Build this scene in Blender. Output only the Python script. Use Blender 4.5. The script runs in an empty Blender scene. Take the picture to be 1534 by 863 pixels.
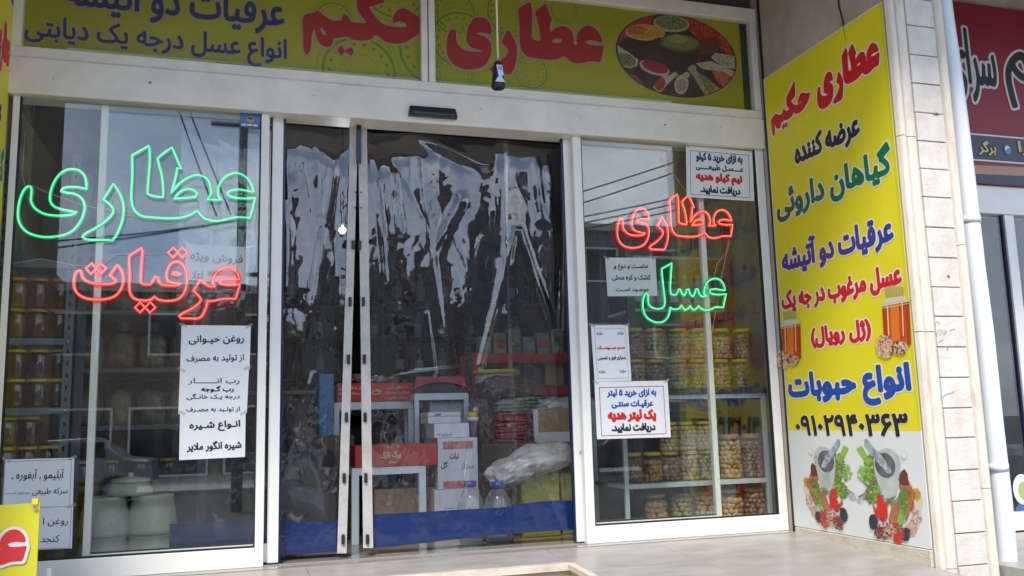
import bpy, bmesh, math, random
import numpy as np
from mathutils import Vector, Matrix, noise
random.seed(7)
R = math.radians
S = bpy.context.scene
COL = S.collection

# ------------------------------------------------------------------ camera
CAMP = np.array([0.0, -4.754, 0.68])
FPX, IW, IH = 1341.76, 1534.0, 863.0
_y, _p, _r = R(17.2372), R(8.4765), R(-1.4819)
FW = np.array([math.sin(_y)*math.cos(_p), math.cos(_y)*math.cos(_p), math.sin(_p)])
_r0 = np.array([math.cos(_y), -math.sin(_y), 0.0]); _u0 = np.cross(_r0, FW)
RT = _r0*math.cos(_r) + _u0*math.sin(_r); UP = -_r0*math.sin(_r) + _u0*math.cos(_r)
cam = bpy.data.cameras.new('camera'); cam.sensor_width = 36; cam.lens = 36*FPX/IW
cam.clip_start = 0.05; cam.clip_end = 500
co = bpy.data.objects.new('camera', cam); COL.objects.link(co)
mw = Matrix.Identity(4)
for i in range(3):
    mw[i][0], mw[i][1], mw[i][2], mw[i][3] = RT[i], UP[i], -FW[i], CAMP[i]
co.matrix_world = mw; S.camera = co

# ------------------------------------------------------------------ sky, sun, exposure
SUN_EL, SUN_AZ = 52, 205         # azimuth: clockwise from +Y
w = bpy.data.worlds.new('World'); S.world = w; w.use_nodes = True
nt = w.node_tree; nd = nt.nodes; lk = nt.links; nd.clear()
sky = nd.new('ShaderNodeTexSky'); sky.sky_type = 'NISHITA'; sky.sun_disc = False
sky.sun_elevation = R(SUN_EL); sky.sun_rotation = R(SUN_AZ); sky.dust_density = 0.4
tc = nd.new('ShaderNodeTexCoord'); mp = nd.new('ShaderNodeMapping'); mp.inputs['Scale'].default_value = (1.0, 1.0, 2.2)
mp.inputs['Location'].default_value = (0.45, 0.2, 0.1)
nz = nd.new('ShaderNodeTexNoise'); nz.inputs['Scale'].default_value = 1.7; nz.inputs['Detail'].default_value = 7; nz.inputs['Roughness'].default_value = 0.55
rp = nd.new('ShaderNodeValToRGB'); rp.color_ramp.elements[0].position = 0.43; rp.color_ramp.elements[0].color = (0.12,)*3+(1,)
rp.color_ramp.elements[1].position = 0.62; rp.color_ramp.elements[1].color = (0.97,)*3+(1,)
nz2 = nd.new('ShaderNodeTexNoise'); nz2.inputs['Scale'].default_value = 4.0; nz2.inputs['Detail'].default_value = 6
rp2 = nd.new('ShaderNodeValToRGB'); rp2.color_ramp.elements[0].position = 0.3; rp2.color_ramp.elements[0].color = (4.6, 6.5, 10.0, 1)
rp2.color_ramp.elements[1].position = 0.7; rp2.color_ramp.elements[1].color = (11.8, 12.6, 13.8, 1)
mx = nd.new('ShaderNodeMixRGB'); bg = nd.new('ShaderNodeBackground'); bg.inputs['Strength'].default_value = 0.1
wo = nd.new('ShaderNodeOutputWorld')
lk.new(tc.outputs['Generated'], mp.inputs['Vector']); lk.new(mp.outputs[0], nz.inputs['Vector']); lk.new(mp.outputs[0], nz2.inputs['Vector'])
lk.new(nz.outputs['Fac'], rp.inputs['Fac']); lk.new(nz2.outputs['Fac'], rp2.inputs['Fac'])
lk.new(rp.outputs['Color'], mx.inputs['Fac']); lk.new(sky.outputs['Color'], mx.inputs['Color1']); lk.new(rp2.outputs['Color'], mx.inputs['Color2'])
lk.new(mx.outputs['Color'], bg.inputs['Color']); lk.new(bg.outputs[0], wo.inputs['Surface'])
sl = bpy.data.lights.new('sun', 'SUN'); sl.energy = 2.2; sl.angle = R(14); sl.color = (1.0, 0.93, 0.82)
so = bpy.data.objects.new('sun', sl); COL.objects.link(so)
_a, _e = R(SUN_AZ), R(SUN_EL)
sd = Vector((math.sin(_a)*math.cos(_e), math.cos(_a)*math.cos(_e), math.sin(_e)))
so.rotation_euler = sd.to_track_quat('Z', 'Y').to_euler(); so.location = sd*30
S.view_settings.view_transform = 'Standard'; S.view_settings.look = 'None'
S.view_settings.gamma = 1; S.view_settings.exposure = 1.2
S.render.engine = 'CYCLES'
S.cycles.transparent_max_bounces = 28; S.cycles.max_bounces = 9; S.cycles.glossy_bounces = 5
S.cycles.sample_clamp_indirect = 6; S.cycles.sample_clamp_direct = 5; S.cycles.caustics_reflective = False; S.cycles.caustics_refractive = False

# ------------------------------------------------------------------ materials
MATS = {}
def mat(name, col=(0.5,)*3, rough=0.5, metal=0.0, var=0.0, vscale=8.0, bump=0.0, bscale=60.0, emit=None, estr=0.0, spec=0.5, col2=None, coat=0.0, trans=0.0, stretch=None, sss=0.0, lo=0.35, hi=0.65, alpha=1.0):
    if name in MATS: return MATS[name]
    m = bpy.data.materials.new(name); m.use_nodes = True; t = m.node_tree
    b = t.nodes['Principled BSDF']
    b.inputs['Base Color'].default_value = (*col, 1); b.inputs['Roughness'].default_value = rough
    b.inputs['Metallic'].default_value = metal; b.inputs['Specular IOR Level'].default_value = spec
    b.inputs['Coat Weight'].default_value = coat; b.inputs['Transmission Weight'].default_value = trans
    b.inputs['Alpha'].default_value = alpha
    if emit: b.inputs['Emission Color'].default_value = (*emit, 1); b.inputs['Emission Strength'].default_value = estr
    tcn = t.nodes.new('ShaderNodeTexCoord'); src = tcn.outputs['Object']
    if stretch:
        mpn = t.nodes.new('ShaderNodeMapping'); mpn.inputs['Scale'].default_value = stretch
        t.links.new(src, mpn.inputs['Vector']); src = mpn.outputs[0]
    if var > 0 or col2:
        n = t.nodes.new('ShaderNodeTexNoise'); n.inputs['Scale'].default_value = vscale; n.inputs['Detail'].default_value = 6; n.inputs['Roughness'].default_value = 0.6
        t.links.new(src, n.inputs['Vector'])
        c = t.nodes.new('ShaderNodeValToRGB'); e = c.color_ramp.elements
        e[0].position = lo; e[1].position = hi
        c2 = col2 if col2 else tuple(max(0, x*(1-var)) for x in col)
        c1 = col if col2 else tuple(min(1, x*(1+var*0.5)) for x in col)
        e[0].color = (*c2, 1); e[1].color = (*c1, 1)
        t.links.new(n.outputs['Fac'], c.inputs['Fac']); t.links.new(c.outputs['Color'], b.inputs['Base Color'])
    if bump > 0:
        n = t.nodes.new('ShaderNodeTexNoise'); n.inputs['Scale'].default_value = bscale; n.inputs['Detail'].default_value = 5
        bp = t.nodes.new('ShaderNodeBump'); bp.inputs['Strength'].default_value = bump; bp.inputs['Distance'].default_value = 0.01
        t.links.new(src, n.inputs['Vector']); t.links.new(n.outputs['Fac'], bp.inputs['Height']); t.links.new(bp.outputs[0], b.inputs['Normal'])
    MATS[name] = m; return m
def film(name, tint=(1, 1, 1), f0=0.04, rough=0.0, haze=0.0, hazecol=(0.8, 0.8, 0.8), wave=0.0, wscale=3.0, dirt=0.0):
    """clear sheet: transparent body under a fresnel reflection, optional milky scatter"""
    if name in MATS: return MATS[name]
    m = bpy.data.materials.new(name); m.use_nodes = True; t = m.node_tree; t.nodes.clear()
    o = t.nodes.new('ShaderNodeOutputMaterial'); tr = t.nodes.new('ShaderNodeBsdfTransparent'); tr.inputs[0].default_value = (*tint, 1)
    gl = t.nodes.new('ShaderNodeBsdfGlossy'); gl.inputs['Roughness'].default_value = rough; gl.inputs[0].default_value = (1, 1, 1, 1)
    lw = t.nodes.new('ShaderNodeLayerWeight'); lw.inputs['Blend'].default_value = 0.5
    pw = t.nodes.new('ShaderNodeMath'); pw.operation = 'POWER'; pw.inputs[1].default_value = 4.5
    ma = t.nodes.new('ShaderNodeMath'); ma.operation = 'MULTIPLY_ADD'; ma.inputs[1].default_value = 1-f0; ma.inputs[2].default_value = f0; ma.use_clamp = True
    mixs = t.nodes.new('ShaderNodeMixShader')
    t.links.new(lw.outputs['Facing'], pw.inputs[0]); t.links.new(pw.outputs[0], ma.inputs[0]); t.links.new(ma.outputs[0], mixs.inputs[0])
    base = tr.outputs[0]
    if haze > 0 or dirt > 0:
        df = t.nodes.new('ShaderNodeBsdfDiffuse'); df.inputs[0].default_value = (*hazecol, 1)
        mh = t.nodes.new('ShaderNodeMixShader'); mh.inputs[0].default_value = haze
        if dirt > 0:
            tcn = t.nodes.new('ShaderNodeTexCoord'); n = t.nodes.new('ShaderNodeTexNoise'); n.inputs['Scale'].default_value = 5; n.inputs['Detail'].default_value = 8
            mm = t.nodes.new('ShaderNodeMapRange'); mm.inputs[1].default_value = 0.45; mm.inputs[2].default_value = 0.8; mm.inputs[3].default_value = haze; mm.inputs[4].default_value = haze+dirt
            t.links.new(tcn.outputs['Object'], n.inputs['Vector']); t.links.new(n.outputs['Fac'], mm.inputs[0]); t.links.new(mm.outputs[0], mh.inputs[0])
        t.links.new(tr.outputs[0], mh.inputs[1]); t.links.new(df.outputs[0], mh.inputs[2]); base = mh.outputs[0]
    t.links.new(base, mixs.inputs[1]); t.links.new(gl.outputs[0], mixs.inputs[2]); t.links.new(mixs.outputs[0], o.inputs['Surface'])
    if wave > 0:
        tcn = t.nodes.new('ShaderNodeTexCoord'); n = t.nodes.new('ShaderNodeTexNoise'); n.inputs['Scale'].default_value = wscale; n.inputs['Detail'].default_value = 1
        bp = t.nodes.new('ShaderNodeBump'); bp.inputs['Strength'].default_value = wave; bp.inputs['Distance'].default_value = 0.02
        t.links.new(tcn.outputs['Object'], n.inputs['Vector']); t.links.new(n.outputs['Fac'], bp.inputs['Height'])
        t.links.new(bp.outputs[0], gl.inputs['Normal'])
    MATS[name] = m; return m

# ------------------------------------------------------------------ mesh helpers
class MB:
    def __init__(s): s.v = []; s.f = []; s.m = []; s.mats = []; s.sm = []
    def mi(s, m):
        if m not in s.mats: s.mats.append(m)
        return s.mats.index(m)
    def add(s, vs, fs, m, smooth=False):
        b = len(s.v); s.v.extend([tuple(x) for x in vs]); k = s.mi(m)
        for f in fs: s.f.append(tuple(b+i for i in f)); s.m.append(k); s.sm.append(smooth)
    def box(s, x0, x1, y0, y1, z0, z1, m, M=None):
        vs = [(x, y, z) for z in (z0, z1) for y in (y0, y1) for x in (x0, x1)]
        if M is not None: vs = [tuple(M @ Vector(v)) for v in vs]
        s.add(vs, [(0, 2, 3, 1), (4, 5, 7, 6), (0, 1, 5, 4), (2, 6, 7, 3), (0, 4, 6, 2), (1, 3, 7, 5)], m)
    def lathe(s, prof, m, n=20, c=(0, 0, 0), sq=0.0, M=None, cap=True):
        vs = []
        for r, z in prof:
            for i in range(n):
                a = 2*math.pi*(i+0.5)/n; k = 1.0
                if sq: k = 1+sq*(abs(math.sin(2*a))**2-0.5)*0.5
                p = Vector((c[0]+r*k*math.cos(a), c[1]+r*k*math.sin(a), c[2]+z))
                vs.append(tuple(M @ p) if M is not None else tuple(p))
        fs = []
        for j in range(len(prof)-1):
            for i in range(n):
                a = j*n+i; b = j*n+(i+1) % n; fs.append((a, b, b+n, a+n))
        if cap: fs.append(tuple(range(n-1, -1, -1))); fs.append(tuple((len(prof)-1)*n+i for i in range(n)))
        s.add(vs, fs, m, True)
    def tube(s, pts, r, m, n=8, closed=False):
        P = [Vector(p) for p in pts]; N = len(P)
        if N < 2: return
        vs = []; prev = None
        for i in range(N):
            a = P[(i-1) % N] if (closed or i > 0) else P[i]; b = P[(i+1) % N] if (closed or i < N-1) else P[i]
            t = (b-a); t = t.normalized() if t.length > 1e-9 else Vector((0, 0, 1))
            if prev is None:
                prev = t.orthogonal().normalized()
            q = prev - t*prev.dot(t)
            if q.length < 1e-6: q = t.orthogonal()
            q.normalize(); prev = q; w2 = t.cross(q)
            rr = r[i] if isinstance(r, (list, tuple)) else r
            for k in range(n):
                an = 2*math.pi*k/n; vs.append(tuple(P[i]+(q*math.cos(an)+w2*math.sin(an))*rr))
        fs = []
        for i in range(N if closed else N-1):
            for k in range(n):
                a = i*n+k; b = i*n+(k+1) % n; c2 = ((i+1) % N)*n
                fs.append((a, b, c2+(k+1) % n, c2+k))
        if not closed: fs += [tuple(range(n-1, -1, -1)), tuple((N-1)*n+k for k in range(n))]
        s.add(vs, fs, m, True)
    def grid(s, fn, nu, nv, m, smooth=True):
        vs = [fn(i/nu, j/nv) for j in range(nv+1) for i in range(nu+1)]
        fs = [(j*(nu+1)+i, j*(nu+1)+i+1, (j+1)*(nu+1)+i+1, (j+1)*(nu+1)+i) for j in range(nv) for i in range(nu)]
        s.add(vs, fs, m, smooth)
    def build(s, name, parent=None, loc=None, bevel=0.0, origin=None):
        me = bpy.data.meshes.new(name); v = s.v
        if origin is not None: v = [(a[0]-origin[0], a[1]-origin[1], a[2]-origin[2]) for a in v]
        me.from_pydata(v, [], s.f)
        for m in s.mats: me.materials.append(m)
        me.polygons.foreach_set('material_index', s.m); me.polygons.foreach_set('use_smooth', s.sm); me.update()
        o = bpy.data.objects.new(name, me); COL.objects.link(o)
        if origin is not None: o.location = origin
        if loc is not None: o.location = loc
        if parent is not None:
            o.parent = parent
            if origin is not None and loc is None: o.location = Vector(origin)-Vector(parent.location)
        if bevel:
            b = o.modifiers.new('bevel', 'BEVEL'); b.width = bevel; b.segments = 2; b.limit_method = 'ANGLE'
        return o
def tag(o, label=None, cat=None, group=None, kind=None):
    if label: o['label'] = label
    if cat: o['category'] = cat
    if group: o['group'] = group
    if kind: o['kind'] = kind
    return o
def thing(name, label, cat, loc=(0, 0, 0), group=None, rz=0):
    o = bpy.data.objects.new(name, None); COL.objects.link(o); o.location = loc; o.rotation_euler = (0, 0, rz)
    o.empty_display_size = 0.1
    return tag(o, label, cat, group)
def dup(root, loc, rz=0, label=None, group=None, scale=None):
    r = root.copy(); COL.objects.link(r); r.location = loc; r.rotation_euler = (0, 0, rz)
    if scale: r.scale = (scale,)*3
    if label: r['label'] = label
    if group: r['group'] = group
    for ch in list(root.children):
        c = ch.copy(); COL.objects.link(c); c.parent = r
        for g in ch.children:
            d = g.copy(); COL.objects.link(d); d.parent = c
    return r
def part(name, parent, fn, bevel=0.0):
    """mesh made by fn(mb) in world coordinates, hung under parent (unrotated)"""
    mb = MB(); fn(mb)
    return mb.build(name, parent, origin=tuple(parent.location) if parent is not None else None, bevel=bevel)
def boxpart(name, parent, x0, x1, y0, y1, z0, z1, m, bevel=0.0):
    return part(name, parent, lambda b: b.box(x0, x1, y0, y1, z0, z1, m), bevel)

# ------------------------------------------------------------------ measured planes
def ray(px, py):
    return RT*((px-IW/2)/FPX) + UP*((IH/2-py)/FPX) + FW
def PY(px, py, y): d = ray(px, py); return CAMP + d*(y-CAMP[1])/d[1]
def PX(px, py, x): d = ray(px, py); return CAMP + d*(x-CAMP[0])/d[0]
def PZ(px, py, z): d = ray(px, py); return CAMP + d*(z-CAMP[2])/d[2]
class Frame:
    def __init__(s, O, U, V): s.O = np.array(O, float); s.U = np.array(U, float); s.V = np.array(V, float); s.N = np.cross(s.U, s.V)
    def uv(s, px, py):
        d = ray(px, py); t = np.dot(s.O-CAMP, s.N)/np.dot(d, s.N); p = CAMP+d*t-s.O
        return np.array([np.dot(p, s.U), np.dot(p, s.V)])
    def w(s, u, v, h=0.0): return tuple(s.O+s.U*u+s.V*v+s.N*h)
def facade(y): return Frame((0, y, 0), (1, 0, 0), (0, 0, 1))

# ------------------------------------------------------------------ lettering
AR = {'ا':(0xFE8D,0xFE8E,0,0),'آ':(0xFE81,0xFE82,0,0),'ب':(0xFE8F,0xFE90,0xFE91,0xFE92),'پ':(0xFB56,0xFB57,0xFB58,0xFB59),'ت':(0xFE95,0xFE96,0xFE97,0xFE98),
'ج':(0xFE9D,0xFE9E,0xFE9F,0xFEA0),'ح':(0xFEA1,0xFEA2,0xFEA3,0xFEA4),'خ':(0xFEA5,0xFEA6,0xFEA7,0xFEA8),'د':(0xFEA9,0xFEAA,0,0),'ر':(0xFEAD,0xFEAE,0,0),
'ز':(0xFEAF,0xFEB0,0,0),'ژ':(0xFB8A,0xFB8B,0,0),'س':(0xFEB1,0xFEB2,0xFEB3,0xFEB4),'ش':(0xFEB5,0xFEB6,0xFEB7,0xFEB8),'ص':(0xFEB9,0xFEBA,0xFEBB,0xFEBC),
'ض':(0xFEBD,0xFEBE,0xFEBF,0xFEC0),'ط':(0xFEC1,0xFEC2,0xFEC3,0xFEC4),'ع':(0xFEC9,0xFECA,0xFECB,0xFECC),'غ':(0xFECD,0xFECE,0xFECF,0xFED0),
'ف':(0xFED1,0xFED2,0xFED3,0xFED4),'ق':(0xFED5,0xFED6,0xFED7,0xFED8),'ک':(0xFB8E,0xFB8F,0xFB90,0xFB91),'گ':(0xFB92,0xFB93,0xFB94,0xFB95),
'ل':(0xFEDD,0xFEDE,0xFEDF,0xFEE0),'م':(0xFEE1,0xFEE2,0xFEE3,0xFEE4),'ن':(0xFEE5,0xFEE6,0xFEE7,0xFEE8),'ه':(0xFEE9,0xFEEA,0xFEEB,0xFEEC),
'و':(0xFEED,0xFEEE,0,0),'ی':(0xFBFC,0xFBFD,0xFBFE,0xFBFF),'ئ':(0xFE89,0xFE8A,0xFE8B,0xFE8C)}
def fa(s):
    out = []; n = len(s); s = s.replace('لا', '\u0001')
    n = len(s)
    for i, c in enumerate(s):
        pj = i > 0 and (s[i-1] == 'ـ' or (s[i-1] in AR and AR[s[i-1]][2]))
        if c == '\u0001': out.append(chr(0xFEFC if pj else 0xFEFB)); continue
        if c not in AR: out.append(c); continue
        nx = i < n-1 and (s[i+1] in AR or s[i+1] in 'ـ\u0001'); f = AR[c]
        k = 3 if (pj and nx and f[3]) else 2 if (nx and f[2]) else 1 if pj else 0
        out.append(chr(f[k]))
    r = ''.join(reversed(out)); r = r.translate(str.maketrans('()', ')('))
    return r
_cache = {}
def text_contours(s, ltr=False):
    if s in _cache: return _cache[s]
    c = bpy.data.curves.new('t', 'FONT'); c.body = s if ltr else fa(s); c.size = 1
    o = bpy.data.objects.new('t', c); COL.objects.link(o)
    dg = bpy.context.evaluated_depsgraph_get(); cu = o.evaluated_get(dg).to_curve(dg)
    out = []
    for sp in cu.splines:
        bp = sp.bezier_points; n = len(bp); pts = []
        for i in range(n):
            a, b = bp[i], bp[(i+1) % n]
            p0, p1, p2, p3 = [np.array(q[:2]) for q in (a.co, a.handle_right, b.handle_left, b.co)]
            k = 4 if np.linalg.norm(p1-(p0*2+p3)/3) > 1e-3 else 1
            for j in range(k):
                t = j/k; pts.append(p0*(1-t)**3+3*p1*t*(1-t)**2+3*p2*t*t*(1-t)+p3*t**3)
        if len(pts) > 2: out.append(np.array(pts))
    o.evaluated_get(dg).to_curve_clear(); bpy.data.objects.remove(o); bpy.data.curves.remove(c)
    _cache[s] = out; return out
def field(cs, pad, cell, evenodd=False):
    A = np.vstack(cs); lo = A.min(0)-pad-cell*2; hi = A.max(0)+pad+cell*2
    nx = int((hi[0]-lo[0])/cell)+2; ny = int((hi[1]-lo[1])/cell)+2
    W = np.zeros((ny, nx+1)); D = np.full((ny, nx), pad+cell*2)
    gx = lo[0]+np.arange(nx)*cell; gy = lo[1]+np.arange(ny)*cell
    for c in cs:
        for a, b in zip(c, np.roll(c, -1, 0)):
            if a[1] != b[1]:
                s = 1 if b[1] > a[1] else -1; y0, y1 = (a[1], b[1]) if s > 0 else (b[1], a[1])
                j0 = int(math.ceil((y0-lo[1])/cell)); j1 = int(math.ceil((y1-lo[1])/cell))
                if j1 > j0:
                    jj = np.arange(j0, j1); xs = a[0]+(gy[jj]-a[1])/(b[1]-a[1])*(b[0]-a[0])
                    ii = np.ceil((xs-lo[0])/cell).astype(int); W[jj, ii] += s
            m = pad+cell*1.5
            i0 = max(0, int((min(a[0], b[0])-m-lo[0])/cell)); i1 = min(nx, int((max(a[0], b[0])+m-lo[0])/cell)+2)
            j0 = max(0, int((min(a[1], b[1])-m-lo[1])/cell)); j1 = min(ny, int((max(a[1], b[1])+m-lo[1])/cell)+2)
            X = gx[None, i0:i1]; Y = gy[j0:j1, None]; d = b-a; L = d@d+1e-18
            t = np.clip(((X-a[0])*d[0]+(Y-a[1])*d[1])/L, 0, 1)
            dd = np.sqrt((X-a[0]-t*d[0])**2+(Y-a[1]-t*d[1])**2)
            D[j0:j1, i0:i1] = np.minimum(D[j0:j1, i0:i1], dd)
    W = np.cumsum(W, 1)[:, :nx]
    ins = (np.abs(W) % 2 > 0.5) if evenodd else (np.abs(W) > 0.5)
    return np.where(ins, D, -D), lo, cell
def fill(mb, fr, fld, off, h, m):
    F, lo, cell = fld; F = F+off; ny, nx = F.shape; P = F > 0
    full = P[:-1, :-1] & P[1:, :-1] & P[:-1, 1:] & P[1:, 1:]; anyp = (P[:-1, :-1] | P[1:, :-1] | P[:-1, 1:] | P[1:, 1:]) & ~full
    vs = []; fs = []
    W = lambda x, y: fr.w(lo[0]+x*cell, lo[1]+y*cell, h)
    for j in range(ny-1):
        row = full[j]; i = 0
        if row.any():
            e = np.diff(np.concatenate(([0], row.astype(int), [0]))); st = np.where(e == 1)[0]; en = np.where(e == -1)[0]
            for a, b in zip(st, en):
                k = len(vs); vs += [W(a, j), W(b, j), W(b, j+1), W(a, j+1)]; fs.append((k, k+1, k+2, k+3))
    J, I = np.where(anyp)
    for j, i in zip(J, I):
        cr = [(i, j), (i+1, j), (i+1, j+1), (i, j+1)]; val = [F[y, x] for x, y in cr]; poly = []
        for q in range(4):
            a, b = cr[q], cr[(q+1) % 4]; va, vb = val[q], val[(q+1) % 4]
            if va > 0: poly.append(a)
            if (va > 0) != (vb > 0):
                t = va/(va-vb); poly.append((a[0]+(b[0]-a[0])*t, a[1]+(b[1]-a[1])*t))
        if len(poly) > 2:
            k = len(vs); vs += [W(*p) for p in poly]; fs.append(tuple(range(k, k+len(poly))))
    mb.add(vs, fs, m)
def fit(cs, u0, u1, v0, v1):
    A = np.vstack(cs); lo, hi = A.min(0), A.max(0); sx = (u1-u0)/(hi[0]-lo[0]); sy = sx if v1 is None else (v1-v0)/(hi[1]-lo[1])
    return [np.array([(c[:, 0]-lo[0])*sx+u0, (c[:, 1]-lo[1])*sy+v0]).T for c in cs]
def letter(fr, cs, parent, m, bold=0.0, halo=0.0, mh=None, h=0.0012, detail=30, name='lettering', evenodd=False, step=0.0008):
    hh = min(np.ptp(np.vstack(cs)[:, 1]), np.ptp(np.vstack(cs)[:, 0])*1.5)
    fld = field(cs, bold+halo+hh/detail, hh/detail, evenodd)
    mb = MB()
    if halo > 0: fill(mb, fr, fld, bold+halo, h, mh); h += step
    fill(mb, fr, fld, bold, h, m)
    return mb.build(name, parent, origin=tuple(parent.location))
def say(fr, s, parent, m, pxl, pxr, top, bot, bold=0.1, halo=0.0, mh=None, h=0.0012, ltr=False, detail=30):
    """text between the pixels where the photo shows its left/right ends and its top/bottom"""
    u0 = fr.uv(*pxl)[0]; u1 = fr.uv(*pxr)[0]; v0 = fr.uv(*bot)[1]; v1 = None if top is None else fr.uv(*top)[1]
    cs = text_contours(s, ltr); H = (v1-v0) if v1 is not None else (u1-u0)*0.25
    b = bold*H*0.055
    cs = fit(cs, u0+b, u1-b, v0+b, None if v1 is None else v1-b)
    return letter(fr, cs, parent, m, b, halo, mh, h, detail)
def zoomed(x0, y0, k, pts): return [(x0+x/k, y0+y/k) for x, y in pts]
def planar(fr, pts): return np.array([fr.uv(*p) for p in pts])
def smooth_closed(P, n=2, corner=50):
    """one Chaikin-like pass that keeps sharp corners"""
    P = [np.array(p) for p in P]
    for _ in range(n):
        Q = []; N = len(P)
        for i in range(N):
            a, b, c = P[i-1], P[i], P[(i+1) % N]; d1 = b-a; d2 = c-b
            l1, l2 = np.linalg.norm(d1), np.linalg.norm(d2)
            ang = math.degrees(math.acos(max(-1, min(1, float(d1@d2)/(l1*l2+1e-12)))))
            if ang > corner: Q.append(b)
            else: Q += [b-d1*0.25, b+d2*0.25]
        P = Q
    return np.array(P)

# ================================================================== materials used
WHITE = mat('white_aluminium', (0.80, 0.77, 0.70), 0.35, var=0.10, vscale=5, bump=0.03, bscale=30)
WHITE2 = mat('white_door_frame', (0.83, 0.83, 0.80), 0.3, var=0.05, vscale=3)
RUBBER = mat('black_gasket', (0.015,)*3, 0.6)
GLASS = film('window_glass', (0.96, 0.975, 0.965), 0.048, haze=0.0, dirt=0.02, wave=0.006, wscale=2.0)
MARBLE = mat('cream_marble', (0.39, 0.37, 0.35), 0.33, col2=(0.26, 0.245, 0.23), vscale=3.6, stretch=(1.0, 2.4, 1), bump=0.06, bscale=45, lo=0.3, hi=0.7)
FLOORIN = mat('grey_marble', (0.32, 0.29, 0.26), 0.16, col2=(0.24, 0.21, 0.19), vscale=3.5, stretch=(0.8, 3, 1))
TRAV = mat('travertine', (0.62, 0.56, 0.47), 0.55, col2=(0.48, 0.41, 0.32), vscale=7, stretch=(1, 1, 3), bump=0.25, bscale=45, lo=0.3, hi=0.55)
TRAVD = mat('travertine_riser', (0.50, 0.43, 0.33), 0.6, col2=(0.37, 0.30, 0.22), vscale=6, stretch=(1, 1, 5), bump=0.2, bscale=35)
STONE = mat('pale_stone', (0.66, 0.62, 0.57), 0.7, col2=(0.55, 0.50, 0.44), vscale=9, bump=0.3, bscale=70)
TRIM = mat('weathered_stone_trim', (0.66, 0.60, 0.52), 0.65, col2=(0.52, 0.43, 0.33), vscale=11, stretch=(2, 2, 0.5), bump=0.35, bscale=60, lo=0.25, hi=0.5)
GROUT = mat('grout', (0.46, 0.40, 0.33), 0.9)
PLASTER = mat('beige_plaster', (0.47, 0.41, 0.34), 0.85, var=0.18, vscale=4, bump=0.1)
SOFFIT = mat('soffit_panel', (0.30, 0.26, 0.22), 0.8, var=0.2, vscale=5)
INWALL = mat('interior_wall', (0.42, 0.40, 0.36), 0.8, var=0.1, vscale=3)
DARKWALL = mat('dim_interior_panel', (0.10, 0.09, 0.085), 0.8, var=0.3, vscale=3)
ASPH = mat('asphalt', (0.055, 0.055, 0.057), 0.9, var=0.3, vscale=12, bump=0.3, bscale=150)
PAVE = mat('pavement', (0.40, 0.39, 0.37), 0.85, var=0.2, vscale=6)
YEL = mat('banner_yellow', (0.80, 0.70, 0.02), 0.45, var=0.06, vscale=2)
YEL2 = mat('board_yellow', (0.66, 0.62, 0.03), 0.5, var=0.05, vscale=3)
BANW = mat('banner_white', (0.72, 0.74, 0.73), 0.45)
RED = mat('print_red', (0.62, 0.012, 0.02), 0.5)
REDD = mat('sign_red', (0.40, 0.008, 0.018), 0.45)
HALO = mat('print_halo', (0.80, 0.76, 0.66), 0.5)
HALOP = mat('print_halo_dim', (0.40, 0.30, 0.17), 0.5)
NAVY = mat('print_navy', (0.012, 0.025, 0.12), 0.5)
BLUE = mat('print_blue', (0.015, 0.07, 0.36), 0.5)
PURP = mat('print_purple', (0.10, 0.035, 0.24), 0.5)
GREEN = mat('print_green', (0.0, 0.15, 0.06), 0.5)
INK = mat('print_black', (0.018, 0.016, 0.018), 0.5)
GREY = mat('print_grey', (0.30, 0.30, 0.32), 0.5)
PAPER = mat('paper', (0.74, 0.78, 0.82), 0.75, var=0.04, vscale=9, bump=0.25, bscale=9)
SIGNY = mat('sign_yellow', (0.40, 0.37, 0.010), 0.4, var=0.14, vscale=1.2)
SIGNG = mat('sign_swirl_green', (0.12, 0.25, 0.02), 0.4)
SIGNG2 = mat('sign_swirl_olive', (0.27, 0.35, 0.02), 0.4)
BLACKP = mat('black_plastic', (0.02, 0.02, 0.022), 0.35)
SLATE = mat('slate_steel', (0.13, 0.17, 0.18), 0.45, var=0.1, vscale=5)
RACKW = mat('pale_rack_paint', (0.66, 0.73, 0.71), 0.4, var=0.08)
TABLEW = mat('white_steel', (0.72, 0.78, 0.82), 0.4, var=0.05)
REDST = mat('red_steel', (0.50, 0.03, 0.02), 0.4, var=0.1)
LIDY = mat('yellow_lid', (0.74, 0.52, 0.01), 0.35)
LIDO = mat('orange_lid', (0.60, 0.26, 0.02), 0.35)
LIDB = mat('blue_cap', (0.01, 0.06, 0.32), 0.3)
HONEY = mat('dark_honey', (0.040, 0.010, 0.004), 0.08, coat=0.6, var=0.3, vscale=20)
HONEY2 = mat('amber_honey', (0.09, 0.026, 0.006), 0.08, coat=0.6, var=0.3, vscale=20)
BRINE = film('jar_plastic', (0.96, 0.94, 0.86), 0.05, haze=0.03, hazecol=(0.6, 0.55, 0.4))
CLEARP = film('clear_plastic', (0.90, 0.92, 0.92), 0.08, haze=0.08)
CUT = film('clear_pvc', (0.95, 0.96, 0.97), 0.10, haze=0.013, wave=0.05, wscale=14.0)
HEM = mat('blue_pvc', (0.007, 0.026, 0.12), 0.13, spec=0.8, bump=0.5, bscale=6)
HEMD = mat('dark_blue_tape', (0.006, 0.013, 0.055), 0.3)
CANVAS = mat('grey_canvas', (0.54, 0.52, 0.50), 0.8, var=0.12, vscale=14, bump=0.3, bscale=120)
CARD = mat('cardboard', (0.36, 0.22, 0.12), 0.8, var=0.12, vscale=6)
CARDW = mat('white_carton', (0.70, 0.71, 0.72), 0.5, var=0.06, vscale=7)
BOXR = mat('red_carton', (0.50, 0.045, 0.03), 0.4, var=0.15, vscale=6)
GOLDP = mat('gold_print', (0.62, 0.48, 0.18), 0.4)
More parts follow.
